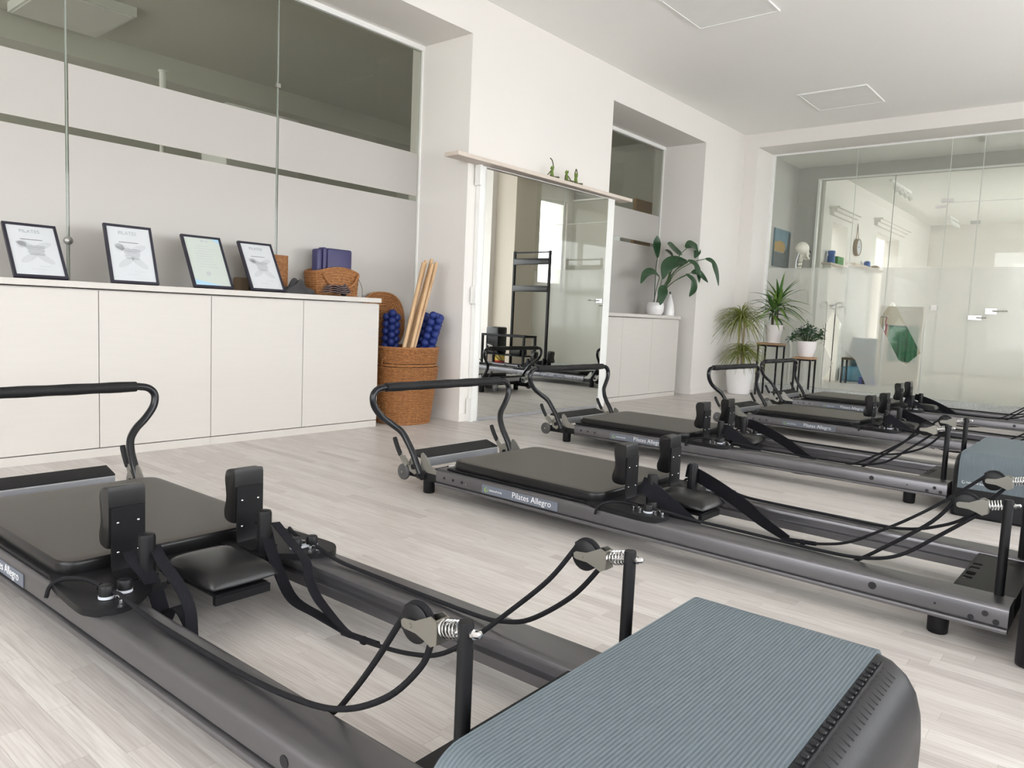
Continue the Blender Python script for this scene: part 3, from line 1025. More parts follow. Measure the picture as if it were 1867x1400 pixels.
# ---- wicker
def wicker_sheet(mb, loop_fn, z0, z1, rows, nstake, amp, sub=4, thick=.006):
    """woven wall: loop_fn(t, z) -> (x, y, nx, ny) for t in 0..1"""
    n = nstake * sub
    m = rows * 3
    vs_, fs = [], []
    for j in range(m + 1):
        z = z0 + (z1 - z0) * j / m
        rowi = j // 3
        ph = PI * (rowi % 2)
        prof = (0.15, 1.0, 0.75)[j % 3]
        for i in range(n):
            t = i / n
            x_, y_, nx, ny = loop_fn(t, (z - z0) / (z1 - z0))
            d = amp * (.55 * prof + .55 * abs(math.cos(PI * t * nstake)) ** .7 * (.6 + .4 * prof) + .12 * math.cos(PI * t * nstake + ph))
            vs_.append((x_ + nx * d, y_ + ny * d, z))
    for j in range(m):
        for i in range(n):
            k = (i + 1) % n
            fs.append((j * n + i, j * n + k, (j + 1) * n + k, (j + 1) * n + i))
    # inner skin
    o2 = len(vs_)
    for zz in (z0, z1):
        for i in range(n):
            x_, y_, nx, ny = loop_fn(i / n, 0 if zz == z0 else 1)
            vs_.append((x_ - nx * thick, y_ - ny * thick, zz))
    for i in range(n):
        k = (i + 1) % n
        fs.append((o2 + k, o2 + i, o2 + n + i, o2 + n + k))
        fs.append((m * n + i, m * n + k, o2 + n + k, o2 + n + i))
    mb.add(vs_, fs)
    return mb


HX, HY = -3.985, 3.578
hm = thing('wicker_hamper', 'tall honey wicker hamper with raised lid beside the cabinets', 'basket', (HX, HY, 0))


def ham(t, q):
    a = 2 * PI * t
    r = .178 + .045 * q
    p = 2.6
    c, s_ = math.cos(a), math.sin(a)
    k_ = (abs(c) ** p + abs(s_) ** p) ** (-1 / p)
    return r * k_ * c, r * k_ * s_, c, s_


wicker_sheet(MB(), ham, 0.006, .40, 34, 38, .010, 6).obj('woven_body', WICK, hm, 60)
wicker_sheet(MB(), lambda t, q: ham(t, .75 + .25 * q), .425, .525, 9, 38, .010, 6).obj('woven_collar', WICK, hm, 60)
for q, z in ((.74, .412), (1.0, .53), (0.0, .008)):
    MB().tube([(ham(i / 48, q)[0], ham(i / 48, q)[1], z) for i in range(48)], .0105, 8, closed=True).obj('braided_rim', WICK, hm)
MB().lathe([(0.0, .004), (.17, .004), (.17, .012), (0, .012)], 24, cap=False).obj('base', WICK, hm)
MB().tube(catmull([(.02, -.215, .40), (.045, -.225, .45), (.09, -.20, .455), (.12, -.19, .41)], 5), .007, 7).obj('side_handle', WICK, hm)
ld = MB()
for k in range(11):
    r = .018 + .0175 * k
    pts = []
    for i in range(40):
        a = 2 * PI * i / 40
        p = 2.6
        c, s_ = math.cos(a), math.sin(a)
        kk = (abs(c) ** p + abs(s_) ** p) ** (-1 / p)
        pts.append((.004 * math.sin(i * PI), r * kk * c, r * kk * s_))
    ld.tube(pts, .0092, 6, closed=True)
for i in range(16):
    a = 2 * PI * i / 16
    ld.tube([(.006, .01 * math.cos(a), .01 * math.sin(a)), (.006, .2 * math.cos(a), .2 * math.sin(a))], .004, 5)
ld.xf(Matrix.Translation((-.205, -.02, .715)) @ Matrix.Rotation(-.10, 4, 'Y'))
ld.obj('lid', WICK, hm)

# sticks in the hamper
tops = [(-3.90, 3.665, 1.13), (-3.93, 3.715, 1.15), (-3.87, 3.72, 1.125), (-3.95, 3.79, 1.165), (-3.885, 3.775, 1.14)]
bots = [(-3.90, 3.415, .20), (-3.93, 3.445, .20), (-3.87, 3.45, .20), (-3.955, 3.485, .20), (-3.895, 3.49, .20)]
lab = ['front beech dowel of the bundle leaning in the hamper', 'second beech dowel in the hamper bundle, next to the front one', 'middle beech dowel in the leaning hamper bundle',
       'tallest beech dowel in the leaning hamper bundle', 'last beech dowel of the bundle, next to the blue rollers']
for t_, b2, l_ in zip(tops, bots, lab):
    t_, b2 = Vector(t_), Vector(b2)
    d = (t_ - b2).normalized()
    m_ = MB().tube([b2, t_ - d * .010, t_ - d * .004, t_ - d * .001, t_], [.0135, .0135, .0125, .009, .002], 14)
    o = m_.obj('wooden_dowel', STICK)
    tag(origin_to(o, b2), l_, 'dowel', 'dowels in the hamper')
BALL = MB().sphere((0, 0, 0), .0285, 16, 10).mesh('ball', BLUE)


def bubble_roller(base, top, label, n, ring=4):
    base, top = Vector(base), Vector(top)
    d = (top - base).normalized()
    t = thing('bubble_roller', label, 'massage roller', base, 0, 'bubble rollers in the hamper')
    q = d.to_track_quat('Z', 'Y')
    for k in range(n):
        z = .03 + k * .051
        for i in range(ring):
            a = 2 * PI * i / ring + (k % 2) * PI / ring * 0 + .4
            p = q @ Vector((.036 * math.cos(a), .036 * math.sin(a), z + (i % 2) * .0255))
            link('ball', BALL, t, p)
    MB().cyl(q @ Vector((0, 0, .01)), q @ Vector((0, 0, .03 + n * .051)), .02).obj('core', BLUE, t)


bubble_roller((-4.05, 3.50, .25), (-4.075, 3.54, .78), 'royal blue bubble roller standing upright in the hamper', 10)
bubble_roller((-3.925, 3.615, .16), (-3.855, 3.775, .78), 'royal blue bubble roller leaning against the pillar in front', 12)
bubble_roller((-4.055, 3.645, .16), (-4.01, 3.785, .78), 'royal blue bubble roller leaning against the pillar behind another', 12)

# ---- things at the end of the long worktop
wb = thing('wicker_basket', 'small honey wicker basket with wavy rim on the worktop', 'basket', (-4.118, 3.05, .863))


def bas(t, q):
    a = 2 * PI * t
    p = 4.0
    c, s_ = math.cos(a), math.sin(a)
    kk = (abs(c) ** p + abs(s_) ** p) ** (-1 / p)
    rx, ry = .085 + .006 * q, .165 + .012 * q
    return rx * kk * c, ry * kk * s_, c, s_


wv_ = wicker_sheet(MB(), bas, .004, .165, 10, 32, .008)
for p in wv_.v:      # wavy rim, highest in the middle
    k_ = max(0, p.z - .03) / .135
    p.z += k_ * (.028 * math.cos(p.y / .17 * PI * .55) - .012)
wv_.obj('woven_body', WICK, wb, 60)
MB().tube([(bas(i / 60, 1)[0], bas(i / 60, 1)[1], .165 + .028 * math.cos(bas(i / 60, 1)[1] / .17 * PI * .55) - .012) for i in range(60)], .008, 7, closed=True).obj('braided_rim', WICK, wb)
MB().box(-.08, .08, -.155, .155, .003, .01).obj('base', WICK, wb, smooth=0)
MB().tube(catmull([(.098, -.14, .14), (.104, -.09, .075), (.106, 0, .05), (.104, .09, .075), (.098, .14, .14)], 5), .009, 7).obj('front_swag', WICK, wb)
o = MB().rbox(-4.175, -4.105, 2.925, 2.965, .89, 1.163, .014, 3).obj('folded_mat', NAVY)
tag(origin_to(o, (-4.14, 2.945, .89)), 'thin navy folded mat at the end of the small basket', 'mat', 'navy mats in the small basket')
o = MB().rbox(-4.17, -4.10, 2.968, 2.998, .89, 1.175, .012, 3).obj('folded_mat', NAVY)
tag(origin_to(o, (-4.135, 2.983, .89)), 'navy folded mat squeezed between the other two', 'mat', 'navy mats in the small basket')
o = MB().rbox(-4.175, -4.095, 3.000, 3.195, .89, 1.172, .014, 3).obj('folded_mat', NAVY)
tag(origin_to(o, (-4.135, 3.1, .89)), 'widest navy folded mat standing in the small basket', 'mat', 'navy mats in the small basket')


def cloth_heap(name, c, sx, sy, h, seed, m, label, folds=5):
    rg = random.Random(seed)
    bm = bmesh.new()
    bmesh.ops.create_grid(bm, x_segments=26, y_segments=26, size=1)
    ph = [rg.uniform(0, 6) for _ in range(6)]
    for v in bm.verts:
        x_, y_ = v.co.x, v.co.y
        r = min(1, max(abs(x_), abs(y_)))
        e_ = (1 - abs(x_) ** 3) * (1 - abs(y_) ** 3)
        z = e_ * h * (.62 + .25 * math.sin(folds * y_ + ph[0]) + .2 * math.sin(folds * 1.7 * x_ + 2 * y_ + ph[1]) + .1 * math.sin(9 * y_ - 4 * x_ + ph[2]))
        rad = 1 + .08 * math.sin(3 * math.atan2(y_, x_) + ph[3])
        v.co = Vector((x_ * sx * rad * (1 - .15 * y_ * y_), y_ * sy * rad * (1 - .2 * x_ * x_), max(.001, z)))
    top = MB().bm(bm)
    # close underneath
    n = len(top.v)
    o = top.obj(name, m, smooth=80)
    md = o.modifiers.new('thickness', 'SOLIDIFY')
    md.thickness = .003
    md.offset = 1
    o.location = c
    return tag(o, label, 'cloth')


cloth_heap('folded_cloth', (-4.0, 2.70, .863), .06, .125, .085, 3, DARKC, 'crumpled charcoal cloth in front of the small basket')
# mauve folded bands
mv = thing('folded_bands', 'stack of mauve elastic bands folded at the worktop end', 'exercise bands', (-3.955, 2.945, .8765))
for k in range(4):
    pts = [(.01 * math.sin(k), -.075 + .004 * k, .004 + .012 * k), (.0, -.02, .012 + .0135 * k), (.0, .03, .006 + .012 * k), (.01, .082 - .006 * k, .004 + .012 * k), (.0, .085 - .006 * k, .011 + .012 * k), (0, .03, .016 + .012 * k)]
    MB().ribbon(catmull(pts, 5), .07 - .006 * k, .004, (1, 0, 0)).obj('band', MAUVE, mv, 60)
# wicker holder behind the last certificate
wh = thing('wicker_holder', 'upright honey wicker letter holder behind the last certificate', 'basket', (-4.175, 2.62, .863))
wicker_sheet(MB(), lambda t, q: (lambda c, s_, kk: (.04 * kk * c, .115 * kk * s_, c, s_))(math.cos(2 * PI * t), math.sin(2 * PI * t), (abs(math.cos(2 * PI * t)) ** 5 + abs(math.sin(2 * PI * t)) ** 5) ** -.2),
             .002, .235, 18, 34, .0045).obj('woven_body', WICK, wh, 60)
MB().box(-.035, .035, -.105, .105, .001, .008).obj('base', WICK, wh, smooth=0)
o = MB().rbox(-4.215, -4.14, 2.40, 2.495, .8635, .945, .008, 2).obj('kraft_box', mat('kraft_card', (0.20, 0.14, 0.085), 0.7))
tag(origin_to(o, (-4.18, 2.45, .8635)), 'small dull brown box half hidden by the last certificate', 'box')
cb = MB().tube(catmull([(-4.10, 3.248, .985), (-4.11, 3.256, 1.0), (-4.12, 3.275, .98), (-4.13, 3.31, .93), (-4.13, 3.315, .863)], 6), .0018, 6).obj('thin_cable', GREYP)
tag(origin_to(cb, (-4.13, 3.27, .863)), 'thin grey cable arching beside the small basket', 'cable')


# ---- things of the dim room seen over the frosted bands
def ceil_lamp(c, sx, sy, h, label, z=2.95):
    t = thing('surface_luminaire', label, 'ceiling light', (c[0], c[1], z))
    MB().box(-sx / 2, sx / 2, -sy / 2, sy / 2, -h, 0).obj('housing', WHITEM, t, smooth=0)
    MB().box(-sx / 2 + .02, sx / 2 - .02, -sy / 2 + .02, sy / 2 - .02, -h - .006, -h).obj('diffuser', LIGHTP, t, smooth=0)


ceil_lamp((-6.35, 2.30, 0), .75, .62, .07, 'boxy white ceiling light dimly seen through the partition')
o = MB().cyl((-5.5, 2.58, 2.25), (-5.5, 2.58, 2.40), .022).cyl((-5.5, 2.58, 2.40), (-5.5, 2.58, 2.41), .03).obj('white_post', WHITEM)
MB().cyl((-5.5, 2.58, 0.0), (-5.5, 2.58, 2.25), .02).obj('shaft', WHITEM, o)
tag(o, 'white post top rising over the frosted band behind the glass', 'post')
o = MB().rbox(-6.3, -5.88, 3.28, 3.98, 0.0, 2.42, .02, 2).obj('tall_white_unit', WHITEM)
tag(origin_to(o, (-5.95, 4.0, 0)), 'pale cabinet top showing over the frosted band behind glass', 'cabinet')
o = MB().rbox(-4.75, -4.70, 7.80, 8.19, 0.9, 2.22, .01, 1).obj('amber_board', ORANGEW, smooth=0)
struct(o, 'amber wooden panel behind the narrow partition')
o.name = 'wall_panel_amber'


# ---- ceiling light panels of the studio
def panel_light(x0, x1, y0, y1, label):
    t = thing('panel_light', label, 'ceiling light', ((x0 + x1) / 2, (y0 + y1) / 2, ZC), 0, 'square ceiling panels')
    a, b2 = (x1 - x0) / 2, (y1 - y0) / 2
    MB().box(-a, a, -b2, -b2 + .014, -.012, 0).box(-a, a, b2 - .014, b2, -.012, 0).box(-a, -a + .014, -b2 + .014, b2 - .014, -.012, 0).box(a - .014, a, -b2 + .014, b2 - .014, -.012, 0).obj('frame', WHITEM, t, smooth=0)
    MB().box(-a + .014, a - .014, -b2 + .014, b2 - .014, -.008, 0).obj('diffuser', LIGHTP, t, smooth=0)


panel_light(-2.745, -2.136, 4.70, 5.316, 'square ceiling light panel cut by the top picture edge')
panel_light(-2.71, -2.09, 7.305, 7.93, 'square ceiling light panel nearest the glass doors, seen whole')

# ================================================================== REFORMERS
# local frame of a machine: x along the rails from the foot end, y across (0 in the middle), z up; origin on the floor
MC = {}


def part(root, name, key, make, m=None, smooth=35, parent=None, dx=0.0, mirror=False):
    """create a part from cached mesh data; mirror flips it across the machine"""
    kk = (key, mirror)
    if kk not in MC:
        mb = make()
        if mirror:
            mb.v = [Vector((p.x, -p.y, p.z)) for p in mb.v]
        MC[kk] = mb.mesh(name, m, smooth)
    o = link(name, MC[kk], parent or root)
    if dx and parent is None:
        o.location = (dx, 0, 0)
    return o


def rail_mb():
    prof = [(-.322, .057), (-.3225, .063), (-.320, .0675), (-.3165, .069), (-.3085, .0700), (-.3085, .0735), (-.3140, .0745), (-.314, .112), (-.311, .119), (-.305, .1235), (-.297, .125),
            (-.222, .125), (-.212, .1235), (-.206, .119), (-.204, .112), (-.204, .108), (-.216, .1075), (-.216, .086), (-.204, .0855), (-.198, .083),
            (-.198, .060), (-.204, .057), (-.30, .057)]
    mb = MB()
    n = len(prof)
    vs_ = [(.10, y_, z_) for y_, z_ in prof] + [(2.165, y_, z_) for y_, z_ in prof]
    fs = [tuple(range(n)), tuple(reversed(range(n, 2 * n)))] + [(i, n + i, n + (i + 1) % n, (i + 1) % n) for i in range(n)]
    return mb.add(vs_, fs)


FB = [(.0, .312, .085), (-.012, .313, .105), (-.03, .314, .135), (-.05, .314, .17), (-.083, .317, .215), (-.112, .329, .258), (-.142, .364, .293), (-.158, .405, .325),
      (-.165, .438, .365), (-.168, .449, .398), (-.170, .445, .425), (-.172, .422, .445), (-.172, .385, .452)]


def tube_r(r, n):
    return [r] * n


def footbar_mb():
    a = [(u, -v, z) for u, v, z in FB]
    b_ = [(u, v, z) for u, v, z in reversed(FB)]
    pts = catmull(a, 4) + catmull(b_, 4)
    return MB().tube(pts, .0145, 12)


def grip_mb():
    m = MB()
    pts = [(-.172, -.376 + .752 * k / 24, .452) for k in range(25)]
    rs = [.0195] + [.0205 + .0008 * math.sin(k * 1.3) for k in range(23)] + [.0195]
    return m.tube(pts, rs, 14)


def shoulder_pad_mb():
    prof = [(.958, .205), (.958, .336), (.950, .343), (.925, .345), (.909, .338), (.904, .318), (.908, .295), (.912, .27), (.909, .25), (.901, .228), (.902, .209), (.912, .199), (.935, .196), (.952, .198)]
    mb = MB()
    P = catmull([(p[0], 0, p[1]) for p in prof + [prof[0]]], 2)[:-1]
    n = len(P)
    rows = [(-.043, .86), (-.041, .95), (-.036, 1.0), (.036, 1.0), (.041, .95), (.043, .86)]
    cx_, cz_ = .932, .27
    vs_, fs = [], []
    for yy, s_ in rows:
        for p in P:
            vs_.append((cx_ + (p.x - cx_) * (s_ if p.x < .955 else 1.0), -.163 + yy, cz_ + (p.z - cz_) * (1 - (1 - s_) * .35)))
    for j in range(len(rows) - 1):
        for i in range(n):
            k = (i + 1) % n
            fs.append((j * n + i, j * n + k, (j + 1) * n + k, (j + 1) * n + i))
    fs.append(tuple(range(n)))
    fs.append(tuple(reversed(range((len(rows) - 1) * n, len(rows) * n))))
    return mb.add(vs_, fs)


def shoulder_bracket_mb():
    return MB().ribbon([(.9615, -.163, .30), (.9615, -.163, .20), (.9615, -.163, .158), (.965, -.163, .147), (.975, -.163, .141), (1.035, -.163, .140)], .078, .005, (0, 1, 0))


def side_plate_mb():
    # rounded wing plate carrying rope hardware
    o = [(.86, -.300), (.93, -.318), (1.09, -.330), (1.135, -.322), (1.163, -.300), (1.172, -.272), (1.160, -.235), (1.13, -.205), (1.09, -.165), (1.07, -.12), (.86, -.12)]
    P = catmull([(a, b_, 0) for a, b_ in o + [o[0]]], 3)[:-1]
    return MB().prism([(p.x, p.y, .122) for p in P], (0, 0, 0), (0, 0, .016))


def rbox_mb(*a):
    return lambda: MB().rbox(*a)


def carriage_mb(top=False):
    # soft pad: rounded rectangle outline, softened top edge
    def outline(in_, z):
        x0, x1, h, r = .15 + in_, .905 - in_, .288 - in_, max(.012, .05 - in_)
        pts = []
        for cx_, cy_2, a0 in ((x1 - r, h - r, 0), (x0 + r, h - r, PI / 2), (x0 + r, -h + r, PI), (x1 - r, -h + r, 3 * PI / 2)):
            for k in range(6):
                a = a0 + k * PI / 10
                pts.append((cx_ + r * math.cos(a), cy_2 + r * math.sin(a), z))
        return pts
    lv = [(.0045, .1688), (.010, .1708), (.03, .1718), (.1, .1724)] if top else [(.006, .1285), (.002, .1305), (0, .134), (0, .161), (.0015, .1655), (.0048, .1688), (.008, .1690)]
    mb = MB()
    vs_, fs = [], []
    for i_, z in lv:
        vs_ += outline(i_, z)
    n = 24
    for j in range(len(lv) - 1):
        for i in range(n):
            k = (i + 1) % n
            fs.append((j * n + i, j * n + k, (j + 1) * n + k, (j + 1) * n + i))
    fs.append(tuple(reversed(range(n))))
    fs.append(tuple((len(lv) - 1) * n + i for i in range(n)))
    return mb.add(vs_, fs)


def headrest_mb():
    bm = bmesh.new()
    bmesh.ops.create_grid(bm, x_segments=14, y_segments=14, size=1)
    mb = MB()
    vs_ = {}
    N = 15
    top, bot = [], []
    for j in range(N):
        for i in range(N):
            a, b_ = -1 + 2 * i / (N - 1), -1 + 2 * j / (N - 1)
            e = (1 - a ** 6) * (1 - b_ ** 6)
            sq = 1 - .035 * (a * a * b_ * b_)
            top.append((1.098 + a * .120 * sq, b_ * .090 * sq, .138 + .030 * (e ** .5) + .005 * (1 - a * a) * (1 - b_ * b_)))
            bot.append((1.098 + a * .120 * sq, b_ * .090 * sq, .134 - .006 * (e ** .5)))
    bm.free()
    f = []
    for j in range(N - 1):
        for i in range(N - 1):
            q = (j * N + i, j * N + i + 1, (j + 1) * N + i + 1, (j + 1) * N + i)
            f.append(q)
            f.append(tuple(reversed([k + N * N for k in q])))
    per = [i for i in range(N)] + [j * N + N - 1 for j in range(1, N)] + [(N - 1) * N + i for i in range(N - 2, -1, -1)] + [j * N for j in range(N - 2, 0, -1)]
    for a, b_ in zip(per, per[1:] + per[:1]):
        f.append((b_, a, a + N * N, b_ + N * N))
    return mb.add(top + bot, f)


def strap_post_mb():
    m = MB()
    n = 24
    prof = [(.019, .138), (.019, .24), (.017, .247), (.012, .249)]
    vs_, fs = [], []
    for r, z in prof:
        for k in range(n):
            a = 2 * PI * k / n
            q = r - (.0016 if (k % 3 == 0 and z < .246) else 0)
            vs_.append((1.044 + q * math.cos(a), -.156 + q * math.sin(a), z))
    for j in range(len(prof) - 1):
        for k in range(n):
            p = (k + 1) % n
            fs.append((j * n + k, j * n + p, (j + 1) * n + p, (j + 1) * n + k))
    fs.append(tuple((len(prof) - 1) * n + k for k in range(n)))
    fs.append(tuple(reversed(range(n))))
    return m.add(vs_, fs)


def pulley_mb():
    m = MB()
    m.lathe([(.004, -.009), (.026, -.009), (.029, -.007), (.0225, 0), (.029, .007), (.026, .009), (.004, .009)], 28)
    m.xf(Matrix.Translation((2.036, -.222, .347)) @ Matrix.Rotation(PI / 2, 4, 'X'))
    return m


def pulley_plate_mb():
    m = MB()
    for s_ in (-1, 1):
        o = [(2.016, .341), (2.022, .3385), (2.045, .338), (2.062, .333), (2.076, .327), (2.087, .333), (2.088, .350), (2.086, .366), (2.074, .371), (2.060, .364), (2.044, .356), (2.020, .3535), (2.015, .349)]
        y0 = -.222 + s_ * .0125 - .0012
        m.prism([(a, y0, z) for a, z in o], (0, 0, 0), (0, .0024, 0))
    m.box(2.082, 2.088, -.2345, -.2095, .333, .367)
    m.cyl((2.034, -.2375, .346), (2.034, -.2065, .346), .0035, n=8)
    return m


def coil(p0, p1, r, wire, turns, n=12):
    p0, p1 = Vector(p0), Vector(p1)
    d = p1 - p0
    q = d.to_track_quat('Z', 'Y')
    pts = []
    for i in range(turns * n + 1):
        a = 2 * PI * i / n
        pts.append(p0 + d * (i / (turns * n)) + q @ Vector((r * math.cos(a), r * math.sin(a), 0)))
    return MB().tube(pts, wire, 6)


def pulley_spring_mb():
    m = coil((2.088, -.222, .354), (2.120, -.222, .362), .0125, .0016, 5)
    m.tube([(2.088, -.222, .352), (2.150, -.222, .364)], .0035, 8)
    return m


def nut_mb():
    return MB().tube([(2.141, -.222, .3625), (2.146, -.222, .3635), (2.146, -.222, .3635), (2.156, -.222, .366), (2.158, -.222, .3662)], [.0065, .0075, .0055, .0055, .002], 10)


def bracket_mb():
    # triangular footbar support plate
    o = [(.118, .066), (.118, .112), (.085, .116), (.052, .130), (.022, .168), (.002, .180), (-.008, .172), (-.006, .090), (.02, .064)]
    return MB().prism([(a, -.300, z) for a, z in o], (0, 0, 0), (0, -.006, 0))


def bracket_block_mb():
    return MB().rbox(-.035, .105, -.308, -.235, .060, .098, .006, 2).cyl((.012, -.318, .082), (.012, -.235, .082), .021, n=14)


def adjuster_mb():
    o = [(-.045, .075), (-.028, .09), (-.034, .128), (-.056, .15), (-.076, .142), (-.088, .115), (-.078, .085)]
    return MB().prism([(a, -.306, z) for a, z in o], (0, 0, 0), (0, .005, 0))


def wheel_mb():
    m = MB().lathe([(.002, -.010), (.030, -.010), (.036, -.006), (.038, 0), (.036, .006), (.030, .010), (.002, .010)], 26)
    m.xf(Matrix.Translation((-.165, -.262, .062)) @ Matrix.Rotation(PI / 2, 4, 'X'))
    return m


def lever_grip_mb():
    return MB().tube(catmull([(-.166, -.322, .226), (-.155, -.322, .203), (-.140, -.322, .178), (-.121, -.322, .152)], 3), [.0085] + [.0105] * 8 + [.010], 10)


def lever_link_mb():
    return MB().ribbon([(-.124, -.322, .156), (-.105, -.321, .132), (-.083, -.318, .112)], .020, .006, (.6, 0, .8)).ribbon([(-.108, -.316, .150), (-.075, -.314, .116)], .012, .006, (.6, 0, .8))


def platform_mb():
    m = MB()
    o = [(-.052, .098), (-.046, .101), (-.046, .136), (-.052, .141), (-.118, .158), (-.120, .150), (-.060, .134), (-.055, .128), (-.055, .105)]
    n = len(o)
    vs_ = [(a, -.243, z) for a, z in o] + [(a, .243, z) for a, z in o]
    fs = [tuple(range(n)), tuple(reversed(range(n, 2 * n)))] + [(i, n + i, n + (i + 1) % n, (i + 1) % n) for i in range(n)]
    return m.add(vs_, fs)


def platform_pad_mb():
    o = [(-.050, .139), (-.050, .144), (-.056, .147), (-.124, .166), (-.131, .164), (-.134, .150), (-.118, .152)]
    n = len(o)
    vs_ = [(a, -.262, z) for a, z in o] + [(a, .245, z) for a, z in o]
    fs = [tuple(range(n)), tuple(reversed(range(n, 2 * n)))] + [(i, n + i, n + (i + 1) % n, (i + 1) % n) for i in range(n)]
    return MB().add(vs_, fs)


def end_plate_mb():
    # dark sheet between the rails at the pulley end, with a row of slots
    X0, X1 = 2.02, 2.165
    slots = [(-.105, -.085), (-.065, -.03), (-.005, .03), (.055, .075)]
    m = MB()
    m.box(X0 + .03, X1, -.204, .204, .112, .117)
    prev = -.204
    for a, b_ in slots + [(.204, .204)]:
        m.box(X0, X0 + .03, prev, a, .112, .117)
        if b_ > a:
            m.box(X0, X0 + .006, a, b_, .112, .117)
        prev = b_
    m.box(X1 - .006, X1, -.204, .204, .06, .112)
    return m


def hole_mb(u, z, r):
    return lambda: MB().cyl((u, -.3195 + .004, z), (u, -.3125, z), r, n=14)  # flat dark disc drawn for the shaded bore


def rope_clamp(c, s_=1.0):
    pts = []
    for i in range(9):
        a = PI * i / 8
        pts.append((c[0] + .010 * math.cos(a), c[1], c[2] + .012 * math.sin(a)))
    m = MB().ribbon(pts, .010, .002, (0, 1, 0))
    m.cyl((c[0] + .016, c[1] - .004, c[2]), (c[0] + .016, c[1] - .004, c[2] + .008), .0045, n=8)
    m.cyl((c[0] - .016, c[1] + .004, c[2]), (c[0] - .016, c[1] + .004, c[2] + .008), .0045, n=8)
    return m


PUL_WRAP = [(2.066, .335), (2.062, .362), (2.047, .3745), (2.028, .374), (2.012, .363)]


def rope1_mb(lead):
    """clamp -> along the rail -> up to the pulley and over it; lead = list of (x, y, z)"""
    pts = catmull(lead + [(2.064, -.222, .325)] + [(a, -.222, z) for a, z in PUL_WRAP], 6)
    return MB().tube(pts, .0052, 8)


def rope2_mb(lead):
    pts = catmull([(2.022, -.222, .368), (2.012, -.222, .357)] + lead, 6)
    return MB().tube(pts, .0052, 8)


VAR = {
    'folded': dict(  # straps slumped on the floor between the rails
        near=dict(
            r1=[(1.115, -.262, .152), (1.15, -.255, .150), (1.25, -.252, .136), (1.36, -.250, .1315), (1.634, -.248, .133), (1.80, -.244, .146), (1.90, -.238, .170), (1.99, -.232, .222), (2.048, -.225, .285)],
            r2=[(1.939, -.212, .257), (1.86, -.196, .165), (1.80, -.190, .105), (1.70, -.186, .055), (1.55, -.18, .022), (1.40, -.178, .012)],
            straps=[([(1.020, -.176, .200), (1.05, -.178, .185), (1.085, -.160, .145), (1.12, -.156, .095), (1.155, -.158, .042), (1.20, -.160, .012), (1.30, -.17, .008), (1.42, -.178, .010)], .034),
                    ([(1.062, -.140, .215), (1.12, -.146, .188), (1.205, -.150, .156), (1.250, -.152, .118), (1.272, -.158, .062), (1.292, -.165, .018), (1.34, -.172, .009), (1.42, -.178, .012)], .026),
                    ([(1.10, -.150, .012), (1.135, -.150, .055), (1.16, -.148, .092), (1.20, -.147, .105), (1.235, -.147, .085), (1.25, -.148, .045), (1.255, -.150, .012)], .030)]),
        far=dict(
            r1=[(1.115, -.262, .152), (1.16, -.256, .148), (1.26, -.252, .134), (1.45, -.250, .1315), (1.62, -.248, .1315), (1.76, -.242, .136), (1.82, -.237, .146), (1.90, -.231, .175), (2.002, -.225, .252)],
            r2=[(1.966, -.200, .285), (1.89, -.175, .205), (1.816, -.150, .133), (1.744, -.130, .083), (1.664, -.120, .062), (1.56, -.120, .047), (1.471, -.12, .040)],
            straps=[([(1.020, -.170, .205), (1.05, -.166, .19), (1.10, -.150, .150), (1.155, -.142, .098), (1.217, -.140, .050), (1.32, -.14, .040), (1.43, -.13, .038), (1.475, -.12, .040)], .036),
                    ([(1.065, -.185, .21), (1.13, -.186, .175), (1.215, -.176, .144), (1.255, -.160, .107), (1.30, -.150, .078), (1.362, -.140, .058), (1.43, -.128, .044), (1.475, -.12, .042)], .028)])),
    'stretched': dict(  # straps pulled straight towards the pulleys
        near=dict(
            r1=[(1.115, -.262, .152), (1.16, -.245, .148), (1.266, -.215, .133), (1.376, -.208, .131), (1.509, -.212, .131), (1.66, -.218, .131), (1.788, -.220, .138), (1.888, -.222, .171), (1.984, -.222, .252)],
            r2=[(1.96, -.215, .283), (1.85, -.205, .185), (1.746, -.192, .105), (1.62, -.180, .05), (1.45, -.172, .030), (1.34, -.170, .045)],
            straps=[([(1.018, -.170, .205), (1.05, -.176, .200), (1.114, -.160, .158), (1.196, -.160, .107), (1.28, -.168, .068), (1.35, -.170, .045)], .060)]),
        far=dict(
            r1=[(1.115, -.262, .152), (1.16, -.256, .148), (1.237, -.250, .135), (1.366, -.250, .1315), (1.53, -.245, .1315), (1.715, -.238, .1315), (1.80, -.235, .139), (1.88, -.230, .163), (1.971, -.225, .215)],
            r2=[(1.909, -.200, .259), (1.82, -.172, .188), (1.736, -.150, .130), (1.68, -.138, .094), (1.624, -.13, .068), (1.54, -.122, .050), (1.461, -.12, .043)],
            straps=[([(1.018, -.170, .212), (1.05, -.176, .205), (1.167, -.152, .172), (1.284, -.140, .123), (1.36, -.128, .085), (1.455, -.12, .046)], .058)])),
}


